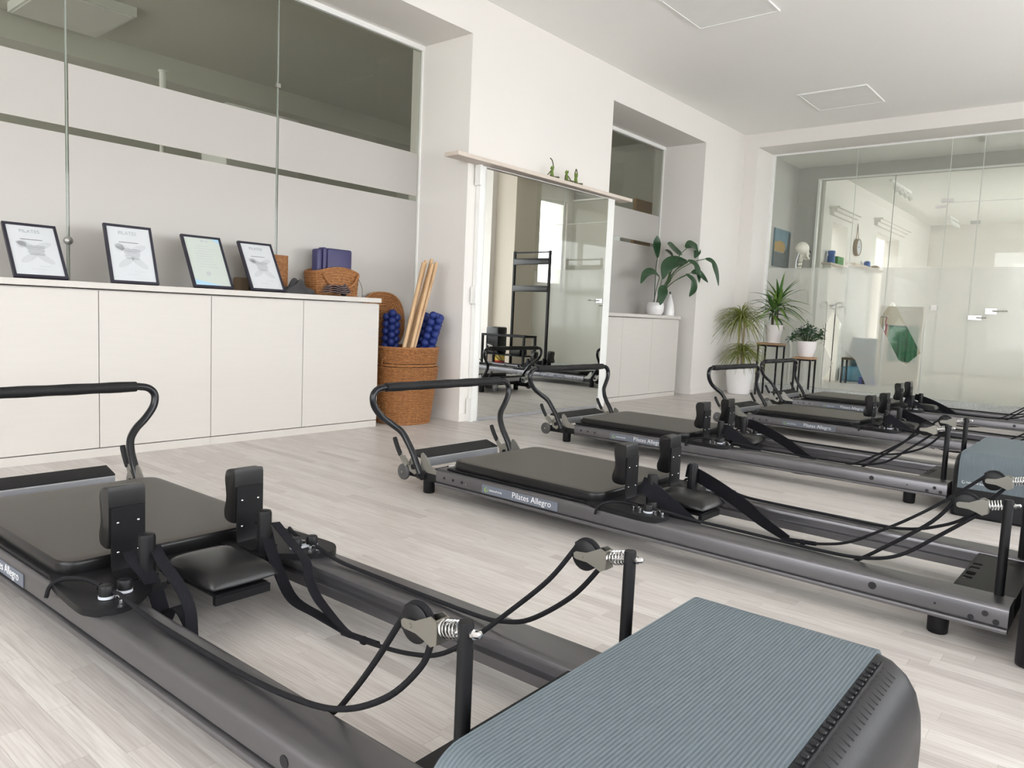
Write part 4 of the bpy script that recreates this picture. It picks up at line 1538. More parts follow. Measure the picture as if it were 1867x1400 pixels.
def build_reformer(pos, ang, label, variant, off=0.0):
    root = thing('pilates_reformer', label, 'exercise machine', (pos[0] - .269 * math.sin(math.radians(ang)), pos[1] + .269 * math.cos(math.radians(ang)), 0), math.radians(ang), 'pilates reformers in a row')
    P = lambda *a, **k: part(root, *a, **k)
    for mi in (False, True):
        r_ = P('rail', 'rail', rail_mb, RAIL, 30, mirror=mi)
        for j, (u, z, r) in enumerate(((1.847, .095, .0105), (2.002, .090, .003), (2.085, .078, .0075), (2.115, .096, .0075), (2.140, .080, .0075), (.151, .094, .006), (.203, .094, .006), (.255, .094, .006))):
            P('rail_hole', 'hole%d' % j, hole_mb(u, z, r), HOLE, parent=r_, mirror=mi)
        P('indicator_stud', 'stud', lambda: MB().cyl((.283, -.3155, .092), (.283, -.3185, .092), .004, n=10), NICKEL, parent=r_, mirror=mi)
        for key, u in (('legL', 0.012), ('legR', 2.006)):
            P('leg', key, lambda u=u: MB().lathe([(.023, 0), (.0255, .004), (.0265, .055), (.0265, .062)], 20, (u, -.269, 0)), PLAS, mirror=mi)
        # foot end
        P('footbar_bracket', 'bracket', bracket_mb, NICKEL, mirror=mi)
        P('bracket_block', 'bblock', bracket_block_mb, PLAS, mirror=mi)
        ad = P('footbar_adjuster', 'adjuster', adjuster_mb, NICKEL, mirror=mi)
        P('pivot_bolt', 'pivot', lambda: MB().cyl((-.052, -.312, .108), (-.052, -.298, .108), .012, n=12), PLAS, parent=ad, mirror=mi)
        wh_ = P('transport_wheel', 'wheel', wheel_mb, GREYP, mirror=mi)
        P('axle_cap', 'axle', lambda: MB().cyl((-.165, -.2755, .062), (-.165, -.270, .062), .006, n=10), NICKEL, parent=wh_, mirror=mi)
        P('wheel_arm', 'wheelarm', lambda: MB().rbox(-.17, -.02, -.252, -.236, .045, .085, .005, 1).cyl((-.165, -.268, .062), (-.165, -.236, .062), .010, n=10), PLAS, mirror=mi)
        lv = P('locking_lever', 'lever', lever_grip_mb, GRIP, mirror=mi)
        P('lever_link', 'leverlink', lever_link_mb, NICKEL, parent=lv, mirror=mi)
        # carriage hardware
        sp = P('side_plate', 'splate', side_plate_mb, BLKMET, 30, mirror=mi, dx=off)
        for j, (u, v) in enumerate(((1.098, -.270), (1.088, -.226))):
            bo = P('rope_bollard', 'boll%d' % j, lambda u=u, v=v: MB().lathe([(.0155, .138), (.0155, .163), (.0135, .167), (.008, .168)], 18, (u, v, 0)), PLAS, parent=sp, mirror=mi)
        P('bollard_band', 'band', lambda: MB().lathe([(.0165, .139), (.0165, .145)], 18, (1.098, -.270, 0)).lathe([(.0165, .139), (.0165, .145)], 18, (1.088, -.226, 0)).box(1.085, 1.102, -.268, -.228, .139, .145), NYLON, parent=sp, mirror=mi)
        P('rope_clamp', 'clamp1', lambda: rope_clamp((1.132, -.256, .139)), CHROME, parent=sp, mirror=mi)
        P('rope_clamp', 'clamp2', lambda: rope_clamp((1.050, -.262, .139)), CHROME, parent=sp, mirror=mi)
        sr = P('shoulder_rest', 'srest', shoulder_pad_mb, VINYL, 50, mirror=mi, dx=off)
        P('support_bracket', 'sbrk', shoulder_bracket_mb, BLKMET, 40, parent=sr, mirror=mi)
        for j, (v, z) in enumerate(((-.187, .262), (-.139, .262), (-.187, .190), (-.139, .190))):
            P('screw', 'screw%d' % j, lambda v=v, z=z: MB().sphere((.9645, v, z), (.0018, .0032, .0032), 8, 6), CHROME, parent=sr, mirror=mi)
        P('strap_post', 'spost', strap_post_mb, PLAS, 30, mirror=mi, dx=off)
        # pulley end
        pp = P('pulley_post', 'ppost', lambda: MB().lathe([(.0115, .112), (.0115, .374), (.0105, .3775), (.004, .378)], 18, (2.13, -.222, 0)), BLKMET, mirror=mi)
        P('post_nut', 'pnut', nut_mb, CHROME, parent=pp, mirror=mi)
        pu = P('pulley', 'pulley', pulley_mb, PLAS, mirror=mi)
        P('pulley_cheek', 'pplate', pulley_plate_mb, CHEEK, parent=pu, mirror=mi)
        P('pulley_spring', 'pspring', pulley_spring_mb, CHROME, 60, parent=pu, mirror=mi)
        # ropes and straps
        V_ = VAR[variant]['far' if mi else 'near']
        P('rope', 'r1' + variant + str(mi), lambda: rope1_mb(V_['r1']), ROPE, 60, mirror=mi)
        P('strap_rope', 'r2' + variant + str(mi), lambda: rope2_mb(V_['r2']), ROPE, 60, mirror=mi)
        for j, (pts, w_) in enumerate(V_['straps']):
            def mk(pts=pts, w_=w_):
                q = catmull(pts, 5)
                return MB().ribbon(q, [w_ * (1 - .55 * max(0, (k - len(q) * .6) / (len(q) * .4))) for k in range(len(q))], .004, (0.15, 1, 0.1) if variant == 'folded' else (.5, .25, .85))
            P('loop_strap', 'strap%d' % j + variant + str(mi), mk, STRAP, 60, mirror=mi)
        # tie where the rope meets the strap
        e = V_['r2'][-1]
        P('strap_tie', 'tie' + variant + str(mi), lambda: MB().sphere((e[0] + .045, e[1], e[2] + .004), (.013, .010, .010), 10, 7).tube([(e[0] - .03, e[1], e[2]), (e[0] + .09, e[1] - .003, e[2] + .008)], .0075, 8), STRAP, 60, mirror=mi)
        # loose rope tail hanging over the rail
        P('rope_tail', 'tail', lambda: MB().tube(catmull([(1.05, -.262, .152), (1.0, -.275, .156), (.95, -.300, .150), (.925, -.320, .132), (.918, -.327, .105)], 5), .005, 8), ROPE, 60, mirror=mi, dx=off)
    fb = P('footbar', 'footbar', footbar_mb, TUBEM, 60)
    P('grip_sleeve', 'grip', grip_mb, GRIP, 60, parent=fb)
    fp = P('foot_platform', 'platform', platform_mb, ALU, 30)
    P('platform_cover', 'platpad', platform_pad_mb, GRIP, 30, parent=fp)
    P('foot_crossbar', 'fcross', lambda: MB().rbox(-.03, .10, -.235, .235, .062, .092, .004, 1), BLKMET)
    P('spring_bar', 'sbar', lambda: MB().tube([(.055, -.20, .112), (.055, .20, .112)], .006, 10), CHROME)
    for j in range(5):
        v = -.14 + .07 * j
        s_ = P('spring', 'spring%d' % j, lambda v=v: coil((.075, v, .108), (.27, v, .108), .010, .0022, 22, 8), CHROME, 60)
        P('spring_hook', 'hook%d' % j, lambda v=v: MB().rbox(.05, .075, v - .008, v + .008, .102, .128, .003, 1), PLAS, parent=s_)
    ca = P('carriage_pad', 'carriage', carriage_mb, VINYL, 40, dx=off)
    P('top_panel', 'cartop', lambda: carriage_mb(True), PADV, 40, parent=ca)
    P('carriage_frame', 'cframe', lambda: MB().rbox(.14, .99, -.302, .302, .1265, .1345, .003, 1).box(.17, .95, -.19, .19, .09, .126), BLKMET, parent=ca)
    hr = P('headrest', 'headrest', headrest_mb, VINYL, 60, dx=off)
    P('headrest_plate', 'hplate', lambda: MB().rbox(.93, 1.20, -.070, .070, .108, .117, .003, 1).box(1.19, 1.203, -.072, .072, .092, .112), BLKMET, parent=hr)
    P('carriage_tail', 'ctail', lambda: MB().rbox(.95, 1.06, -.19, .19, .117, .124, .003, 1), BLKMET, dx=off)
    P('end_plate', 'eplate', end_plate_mb, BLKMET, 0)
    # name label on the near rail
    lb = P('name_label', 'nlabel', lambda: MB().box(.370, .754, -.3165, -.3145, .0755, .1095), LABELM, 0)
    for key, txt, x0, wd, z, sz, m in (('t1', 'Pilates Allegro', .533, .190, .0845, .02, WHITEP), ('t2', 'balanced body', .412, .066, .0885, .008, WHITEP)):
        kk = ('label' + key, False)
        if kk not in MC:
            MC[kk] = text_obj(txt, sz, m, None, wd, ((x0, -.3168, z), (1, 0, 0), (0, 0, 1)))
            MC[kk].parent = lb
            MC[kk] = MC[kk].data
        else:
            link('lettering', MC[kk], lb)
    def logo():
        pts = [(.396 + .0085 * math.cos(a), -.3167, .0925 + .0085 * math.sin(a)) for a in [PI * (.42 + 1.75 * k / 20) for k in range(21)]]
        return MB().tube(pts, [.0012 + .0022 * math.sin(PI * k / 20) for k in range(21)], 6, flat=.2)
    P('round_logo', 'logo', logo, GREENP, parent=lb)
    return root


RF = [((-2.800, 0.652), 0.889, 'foreground black pilates reformer with a grey-topped box at its end', 'folded', .014),
      ((-2.350, 2.273), -0.745, 'second nearest pilates reformer, its whole name label in view', 'stretched', .010),
      ((-2.766, 3.885), -0.553, 'pilates reformer whose footbar overlaps the mirror reflection', 'stretched', -.046),
      ((-2.324, 5.526), -2.092, 'fourth pilates reformer from the camera, in front of the floor plant', 'stretched', -.009),
      ((-2.538, 7.104), -0.910, 'farthest pilates reformer, right before the glass doors', 'stretched', .028)]
for a in RF:
    build_reformer(*a)


# ---- foam sitting boxes at the pulley ends
def box_shell_mb():
    """moulded foam block with big rounded edges"""
    m = MB()
    x0, x1, h, H = 2.19, 2.602, .375, .280
    # section in y-z (rounded ends), swept in x with rounded shoulders
    def ring(inset, drop):
        pts = []
        r = .055 + .0 * inset
        hh, HH = h - inset, H - drop
        for cy2, a0 in ((hh - r, 0.0), (-hh + r, PI / 2)):
            for k in range(9):
                a = a0 + k * PI / 16
                pts.append((cy2 + r * math.cos(a), HH - r + r * math.sin(a)))
        pts.append((-hh, .012)); pts.append((-hh + .012, 0)); pts.append((hh - .012, 0)); pts.append((hh, .012))
        return pts
    xs = [(x0, .022, .030), (x0 + .004, .013, .018), (x0 + .012, .005, .007), (x0 + .025, 0, 0), (x1 - .075, 0, 0), (x1 - .05, .002, .006), (x1 - .028, .006, .020), (x1 - .012, .012, .040), (x1 - .003, .020, .064), (x1, .026, .085)]
    vs_, fs = [], []
    n = None
    for x_, i_, d in xs:
        rg = ring(i_, d)
        n = len(rg)
        vs_ += [(x_, a, b_) for a, b_ in rg]
    for j in range(len(xs) - 1):
        for i in range(n):
            k = (i + 1) % n
            fs.append((j * n + i, j * n + k, (j + 1) * n + k, (j + 1) * n + i))
    fs.append(tuple(range(n)))
    fs.append(tuple(reversed(range((len(xs) - 1) * n, len(xs) * n))))
    return m.add(vs_, fs)


def box_mat_mb():
    h, H, r = .3765, .2815, .056
    pts = [(h, .150), (h, .20)]
    pts += [(h - r + r * math.cos(k * PI / 16), H - r + r * math.sin(k * PI / 16)) for k in range(9)]
    for k in range(1, 12):
        t = k / 12
        pts.append((h - r - (2 * h - 2 * r) * t, H))
    pts += [(-h + r - r * math.sin(k * PI / 16), H - r + r * math.cos(k * PI / 16)) for k in range(9)]
    pts += [(-h, .20), (-h, .128)]
    return MB().ribbon([(2.372, a, b_) for a, b_ in pts], .318, .006, (1, 0, 0))


def foam_box(pos, ang, label, full):
    a = math.radians(ang)
    t = thing('sitting_box', label, 'exercise box', (pos[0] - .269 * math.sin(a), pos[1] + .269 * math.cos(a), 0), a, 'foam boxes at the reformer ends')
    part(t, 'foam_block', 'boxshell', box_shell_mb, FOAM, 40)
    mt = part(t, 'top_mat', 'boxmat', box_mat_mb, MATG, 40)
    k = ('boxtext', False)
    if k not in MC:
        tx = text_obj('balanced body', .02, WHITEP, mt, .075, ((2.247, -.3802, .152), (1, 0, 0), (0, 0, 1)))
        MC[k] = tx.data
    else:
        link('lettering', MC[k], mt)
    part(t, 'round_logo', 'boxlogo', lambda: MB().tube([(2.236 + .006 * math.cos(q), -.380, .156 + .006 * math.sin(q)) for q in [PI * (.42 + 1.7 * k / 16) for k in range(17)]], [.0008 + .0022 * math.sin(PI * k / 16) for k in range(17)], 6, flat=.3), WHITEP, 60, parent=mt)
    # moulded relief along the edge beside the mat: a ridge and short grooves
    rd = part(t, 'edge_ridge', 'boxridge', lambda: MB().tube([(2.546, -.30 + .6 * k / 40, .2762 + .0010 * math.sin(k * 2.4)) for k in range(41)], .0030, 6), FOAM)
    rdg = rib_mesh()
    for j in range(34):
        link('moulded_rib', rdg, rd, (0, -.30 + j * .0178, 0))
    part(t, 'hand_recess', 'boxrecess', lambda: MB().rbox(2.594, 2.6035, -.10, .10, .075, .165, .004, 2), HOLE)
    return t


def rib_mesh():
    if 'rib' not in MC:
        m = MB().rbox(2.549, 2.572, -.0020, .0020, .2665, .2755, .001, 1)
        m.xf(Matrix.Translation((2.549, 0, .2755)) @ Matrix.Rotation(.50, 4, 'Y') @ Matrix.Translation((-2.549, 0, -.2755)))
        m.rbox(2.533, 2.543, -.0040, .0040, .274, .2798, .001, 1)
        MC['rib'] = m.mesh('moulded_rib', FOAM)
    return MC['rib']


foam_box(RF[0][0], RF[0][1], 'black foam box with grey ribbed mat filling the foreground', True)
foam_box(RF[1][0], RF[1][1], 'black foam box cut by the picture edge at the second reformer', True)
foam_box(RF[2][0], RF[2][1], 'black foam box with grey mat behind the steel pulleys', True)

# ================================================================== PLANTS
def leaf_mb(pts, width, m=None, fold=.18, droop_w=None, n=5, up=None):
    """tapering leaf blade along a smooth midrib, slightly folded, with a little thickness"""
    q = catmull(pts, n)
    M_ = len(q)
    vs_, fs = [], []
    for i, p in enumerate(q):
        T = (q[min(i + 1, M_ - 1)] - q[max(i - 1, 0)]).normalized()
        U = Vector(up) if up else Vector((0, 0, 1))
        W = T.cross(U)
        if W.length < .15:
            W = T.cross(Vector((1, 0, 0)))
        W.normalize()
        N = W.cross(T).normalized()
        s_ = i / (M_ - 1)
        w_ = width * .5 * (math.sin(PI * min(1, (s_ * .93 + .05))) ** .75 if droop_w is None else droop_w(s_))
        w_ = max(w_, .0012)
        for a, h_ in ((-1, fold), (-.5, fold * .35), (0, 0), (.5, fold * .35), (1, fold)):
            vs_.append(p + W * a * w_ + N * h_ * w_)
    for i in range(M_ - 1):
        for k in range(4):
            fs.append((i * 5 + k, i * 5 + k + 1, (i + 1) * 5 + k + 1, (i + 1) * 5 + k))
    o = len(vs_)
    # underside
    vs2 = []
    for i in range(M_):
        for k in range(5):
            vs2.append(vs_[i * 5 + k] + Vector((0, 0, -.0012)))
    fs2 = [tuple(reversed([j + o for j in f])) for f in fs]
    rim = []
    for i in range(M_ - 1):
        rim.append((i * 5, (i + 1) * 5, o + (i + 1) * 5, o + i * 5))
        rim.append((i * 5 + 4, o + i * 5 + 4, o + (i + 1) * 5 + 4, (i + 1) * 5 + 4))
    return MB().add(vs_ + vs2, fs + fs2 + rim)


def loc_pts(pts, o):
    return [Vector(p) - Vector(o) for p in pts]


BIRD_LEAVES = [
    ( [(-4.0, 7.115, 1.0), (-4.04, 7.183, 1.333), (-4.05, 7.223, 1.464)] , [(-4.05, 7.223, 1.467), (-4.05, 7.18, 1.587), (-4.04, 7.173, 1.694)] , 0.115 ),
    ( [(-3.98, 7.05, 0.998), (-3.95, 7.068, 1.147), (-3.93, 7.079, 1.251)] , [(-3.93, 7.079, 1.251), (-3.92, 6.907, 1.295), (-3.91, 6.742, 1.258), (-3.9, 6.645, 1.16)] , 0.09 ),
    ( [(-4.0, 7.222, 1.005), (-3.98, 7.29, 1.159), (-3.92, 7.339, 1.374), (-3.9, 7.442, 1.514)] , [(-3.9, 7.473, 1.532), (-3.9, 7.341, 1.547), (-3.9, 7.227, 1.577), (-3.9, 7.146, 1.602)] , 0.14 ),
    ( [(-4.0, 7.222, 1.005), (-3.95, 7.236, 1.149), (-3.85, 7.289, 1.459), (-3.8, 7.385, 1.575)] , [(-3.8, 7.359, 1.583), (-3.79, 7.457, 1.619), (-3.77, 7.566, 1.572), (-3.76, 7.508, 1.484)] , 0.12 ),
    ( [(-3.98, 7.14, 1.002), (-3.93, 7.181, 1.169), (-3.86, 7.293, 1.34), (-3.82, 7.46, 1.443)] , [(-3.84, 7.499, 1.446), (-3.86, 7.281, 1.429), (-3.88, 7.11, 1.357), (-3.88, 7.051, 1.228)] , 0.15 ),
    ( [(-3.98, 7.186, 1.004), (-3.94, 7.219, 1.133), (-3.84, 7.227, 1.313), (-3.76, 7.283, 1.398), (-3.72, 7.311, 1.437)] , [(-3.72, 7.279, 1.438), (-3.68, 7.358, 1.404), (-3.65, 7.392, 1.317), (-3.64, 7.412, 1.215)] , 0.09 ),
    ( [(-3.97, 7.168, 1.003), (-3.92, 7.198, 1.133), (-3.8, 7.184, 1.303), (-3.68, 7.314, 1.422), (-3.6, 7.441, 1.465)] , [(-3.6, 7.441, 1.465), (-3.57, 7.535, 1.439), (-3.54, 7.591, 1.331), (-3.53, 7.653, 1.196)] , 0.09 ),
    ( [(-3.96, 7.15, 1.003), (-3.9, 7.162, 1.124), (-3.8, 7.165, 1.213), (-3.7, 7.214, 1.276)] , [(-3.7, 7.212, 1.29), (-3.67, 7.305, 1.238), (-3.65, 7.31, 1.149), (-3.64, 7.206, 1.06)] , 0.09 ),
    ( [(-3.96, 7.15, 1.003), (-3.88, 7.14, 1.13), (-3.76, 7.178, 1.244), (-3.68, 7.298, 1.311)] , [(-3.68, 7.298, 1.311), (-3.65, 7.384, 1.317), (-3.62, 7.462, 1.27), (-3.6, 7.538, 1.226)] , 0.1 ),
    ( [(-3.96, 7.119, 1.001), (-3.92, 7.109, 1.106), (-3.88, 7.106, 1.158)] , [(-3.88, 7.121, 1.159), (-3.86, 7.025, 1.088), (-3.85, 6.978, 0.958)] , 0.12 ),
    ( [(-3.99, 7.158, 1.002), (-3.98, 7.218, 1.23), (-3.97, 7.236, 1.434)] , [(-3.96, 7.402, 1.47), (-3.96, 7.332, 1.517), (-3.95, 7.2, 1.542)] , 0.08 ),
    ( [(-3.98, 7.17, 1.003), (-3.95, 7.235, 1.157)] , [(-3.95, 7.264, 1.173), (-3.94, 7.306, 1.251), (-3.94, 7.302, 1.341)] , 0.05 ),
]
BP = (-4.0, 7.14, .851)
bp_ = thing('potted_plant', 'large glossy-leaved plant in a round white pot on the short worktop', 'plant', BP)
MB().lathe([(.055, 0), (.075, .006), (.094, .04), (.099, .075), (.094, .115), (.086, .135), (.080, .135), (.084, .112), (.084, .105), (0, .105)], 32, cap=False).obj('pot', POTW, bp_)
MB().lathe([(0, .1055), (.083, .1055), (.082, .112), (0, .116)], 20, cap=False).obj('soil', SOIL, bp_)
for pet, lf, wd in BIRD_LEAVES:
    p_ = loc_pts(pet, BP)
    p_[0] = Vector((p_[0].x * .5, (p_[0].y) * .6, .10))
    l_ = loc_pts(lf, BP)
    lo = leaf_mb(l_, wd * .95, fold=.22, n=6, up=(.75, -.35, .55)).obj('leaf', LEAFM if wd < .06 else LEAFD, bp_, 60)
    MB().tube(catmull(p_ + [l_[0]] if (p_[-1] - l_[0]).length > .004 else p_, 5), .0042, 7).obj('petiole', STEMM, lo)
o = MB().lathe([(.052, 0), (.056, .004), (.057, .05), (.050, .11), (.034, .165), (.020, .205), (.017, .225), (.019, .232), (.012, .235)], 28, (0, 0, 0)).obj('bottle_vase', POTW)
MB().cyl((0, 0, .235), (0, 0, .262), .010, .008).obj('stopper', mat('dark_stopper', (0.05, 0.08, 0.05), .5), o)
o.location = (-3.96, 7.385, .851)
tag(o, 'slim white bottle vase beside the round plant pot', 'vase')

# ---- floor plant with grassy tufts
fp_ = thing('floor_plant', 'tall two-tufted grassy dracaena in a white floor pot by the corner', 'plant', (-3.48, 8.26, 0))
MB().lathe([(.115, 0), (.122, .005), (.158, .27), (.162, .30), (.154, .30), (.148, .26), (0, .26)], 36, cap=False).obj('pot', POTW, fp_)
MB().lathe([(0, .262), (.147, .262), (.146, .27), (0, .275)], 24, cap=False).obj('soil', SOIL, fp_)
rg = random.Random(11)
for (x_, y_, z1) in ((-.035, .01, .88), (.03, -.02, .50), (.0, .035, .80)):
    MB().tube(catmull([(x_, y_, .25), (x_ * 1.15, y_, .25 + (z1 - .25) * .5), (x_ * .9, y_ * 1.2, z1)], 5), .012, 8).obj('cane', CANE, fp_)


def tuft(c, n, ln, wd, droop, rg, zmin=-.2, lift=.9):
    m = MB()
    for k in range(n):
        az = rg.uniform(0, 2 * PI)
        el = rg.uniform(-.15, lift)
        L_ = ln * rg.uniform(.7, 1.12)
        d = Vector((math.cos(az) * math.cos(el), math.sin(az) * math.cos(el), math.sin(el)))
        p0 = Vector(c) + Vector((0, 0, rg.uniform(-.05, .04)))
        pts = []
        for i in range(5):
            t = i / 4
            pts.append(p0 + d * L_ * t + Vector((0, 0, -droop * L_ * t * t * (1.1 - .3 * el))))
        m2 = leaf_mb(pts, wd, fold=.3, n=2, droop_w=lambda s_: (1 - s_) ** .6 * min(1, .35 + s_ * 4))
        m.add(m2.v, m2.f)
    return m


o = tuft((-.03, .0, .87), 190, .37, .014, .75, rg, lift=1.2).obj('upper_foliage', LEAFY, fp_, 60)
o['kind'] = 'stuff'
o = tuft((.03, -.02, .50), 150, .33, .013, .70, rg, lift=.9).obj('lower_foliage', LEAFY, fp_, 60)
o['kind'] = 'stuff'


# ---- plant stands
def plant_stand(x_, y_, H, s_, label, m=STANDW):
    t = thing('plant_stand', label, 'plant stand', (x_, y_, 0), 0, 'plant stands by the glass doors')
    MB().rbox(-s_ / 2, s_ / 2, -s_ / 2, s_ / 2, H - .022, H, .002, 1).obj('board_top', m, t, smooth=0)
    for a in (-1, 1):
        for b_ in (-1, 1):
            cx_, cy2 = a * (s_ / 2 - .016), b_ * (s_ / 2 - .016)
            MB().box(cx_ - .0085, cx_ + .0085, cy2 - .0085, cy2 + .0085, 0, H - .0225).obj('leg', BLKMET, t, smooth=0)
    e = s_ / 2 - .016
    MB().box(-e, e, -e - .006, -e + .006, H - .040, H - .0228).box(-e, e, e - .006, e + .006, H - .040, H - .0228).box(-e - .006, -e + .006, -e, e, H - .040, H - .0228).box(e - .006, e + .006, -e, e, H - .040, H - .0228).obj('apron', BLKMET, t, smooth=0)
    return t


plant_stand(-3.215, 8.47, .597, .25, 'taller black metal plant stand with wooden top under the striped dracaena')
plant_stand(-2.79, 8.36, .468, .20, 'shorter black metal plant stand with wooden top under the bushy jade plant')

# striped dracaena
dp = thing('potted_plant', 'striped-leaf dracaena in a tapered white pot on the taller stand', 'plant', (-3.20, 8.47, .598))
MB().lathe([(.078, 0), (.080, .004), (.080, .012), (.072, .014), (.072, .018), (.098, .195), (.103, .205), (.097, .205), (.092, .175), (0, .175)], 32, cap=False).obj('pot', POTP, dp)
MB().lathe([(0, .176), (.091, .176), (.090, .184), (0, .188)], 20, cap=False).obj('soil', SOIL, dp)
rg = random.Random(5)
for (x_, y_, z1) in ((-.03, 0, .36), (.025, .01, .44), (-.01, -.02, .30)):
    MB().tube(catmull([(x_ * .7, y_, .17), (x_, y_, .24), (x_ * .9, y_, z1)], 4), .010, 8).obj('cane', mat('dark_cane', (0.09, 0.075, 0.045), .8, bump=(60, .6)), dp)
for (c, n, ln) in (((-.03, 0, .36), 26, .33), ((.025, .01, .45), 38, .38)):
    for k in range(n):
        az = 2 * PI * (k * .618)
        el = -.25 + 1.45 * ((k + .5) / n) + rg.uniform(-.12, .12)
        L_ = ln * rg.uniform(.75, 1.08)
        d = Vector((math.cos(az) * math.cos(el), math.sin(az) * math.cos(el), math.sin(el)))
        p0 = Vector(c) + Vector((0, 0, -.06 + .10 * k / n))
        pts = [p0 + d * L_ * (i / 4) + Vector((0, 0, -.42 * L_ * (i / 4) ** 2 * math.cos(el))) for i in range(5)]
        lo = leaf_mb(pts, .040, fold=.3, n=3, droop_w=lambda s_: max(0, (1 - s_ ** 2.2)) * min(1, .45 + s_ * 2.5)).obj('leaf', LEAFS if k % 3 == 0 else LEAFM, dp, 60)

# jade plant
jp = thing('potted_plant', 'small-leaved bushy jade plant in a rounded white pot on the shorter stand', 'plant', (-2.785, 8.36, .469))
MB().lathe([(.062, 0), (.068, .004), (.088, .06), (.100, .12), (.104, .172), (.098, .172), (.092, .14), (0, .14)], 32, cap=False).obj('pot', POTP, jp)
MB().lathe([(0, .141), (.092, .141), (.090, .15), (0, .154)], 20, cap=False).obj('soil', SOIL, jp)
br, lv = MB(), MB()
rg = random.Random(9)
for k in range(34):
    az, el = rg.uniform(0, 2 * PI), rg.uniform(.15, 1.5)
    L_ = rg.uniform(.12, .20)
    d = Vector((math.cos(az) * math.cos(el), math.sin(az) * math.cos(el), math.sin(el)))
    e = Vector((0, 0, .16)) + Vector((d.x * L_ * 1.02, d.y * L_ * 1.02, d.z * L_ * .95))
    br.tube([(d.x * .02, d.y * .02, .14), Vector((0, 0, .15)) + d * L_ * .5, e], .0035, 5)
    for j in range(17):
        p = e + Vector((rg.gauss(0, .022), rg.gauss(0, .022), rg.gauss(0, .02)))
        R_ = Matrix.Rotation(rg.uniform(0, 6), 3, 'Z') @ Matrix.Rotation(rg.uniform(-.9, .9), 3, 'X')
        lv.sphere(p, (.014, .009, .0028), 7, 4, R_)
br.obj('branches', STEMM, jp)
o = lv.obj('foliage', LEAFD, jp, 70)
o['kind'] = 'stuff'


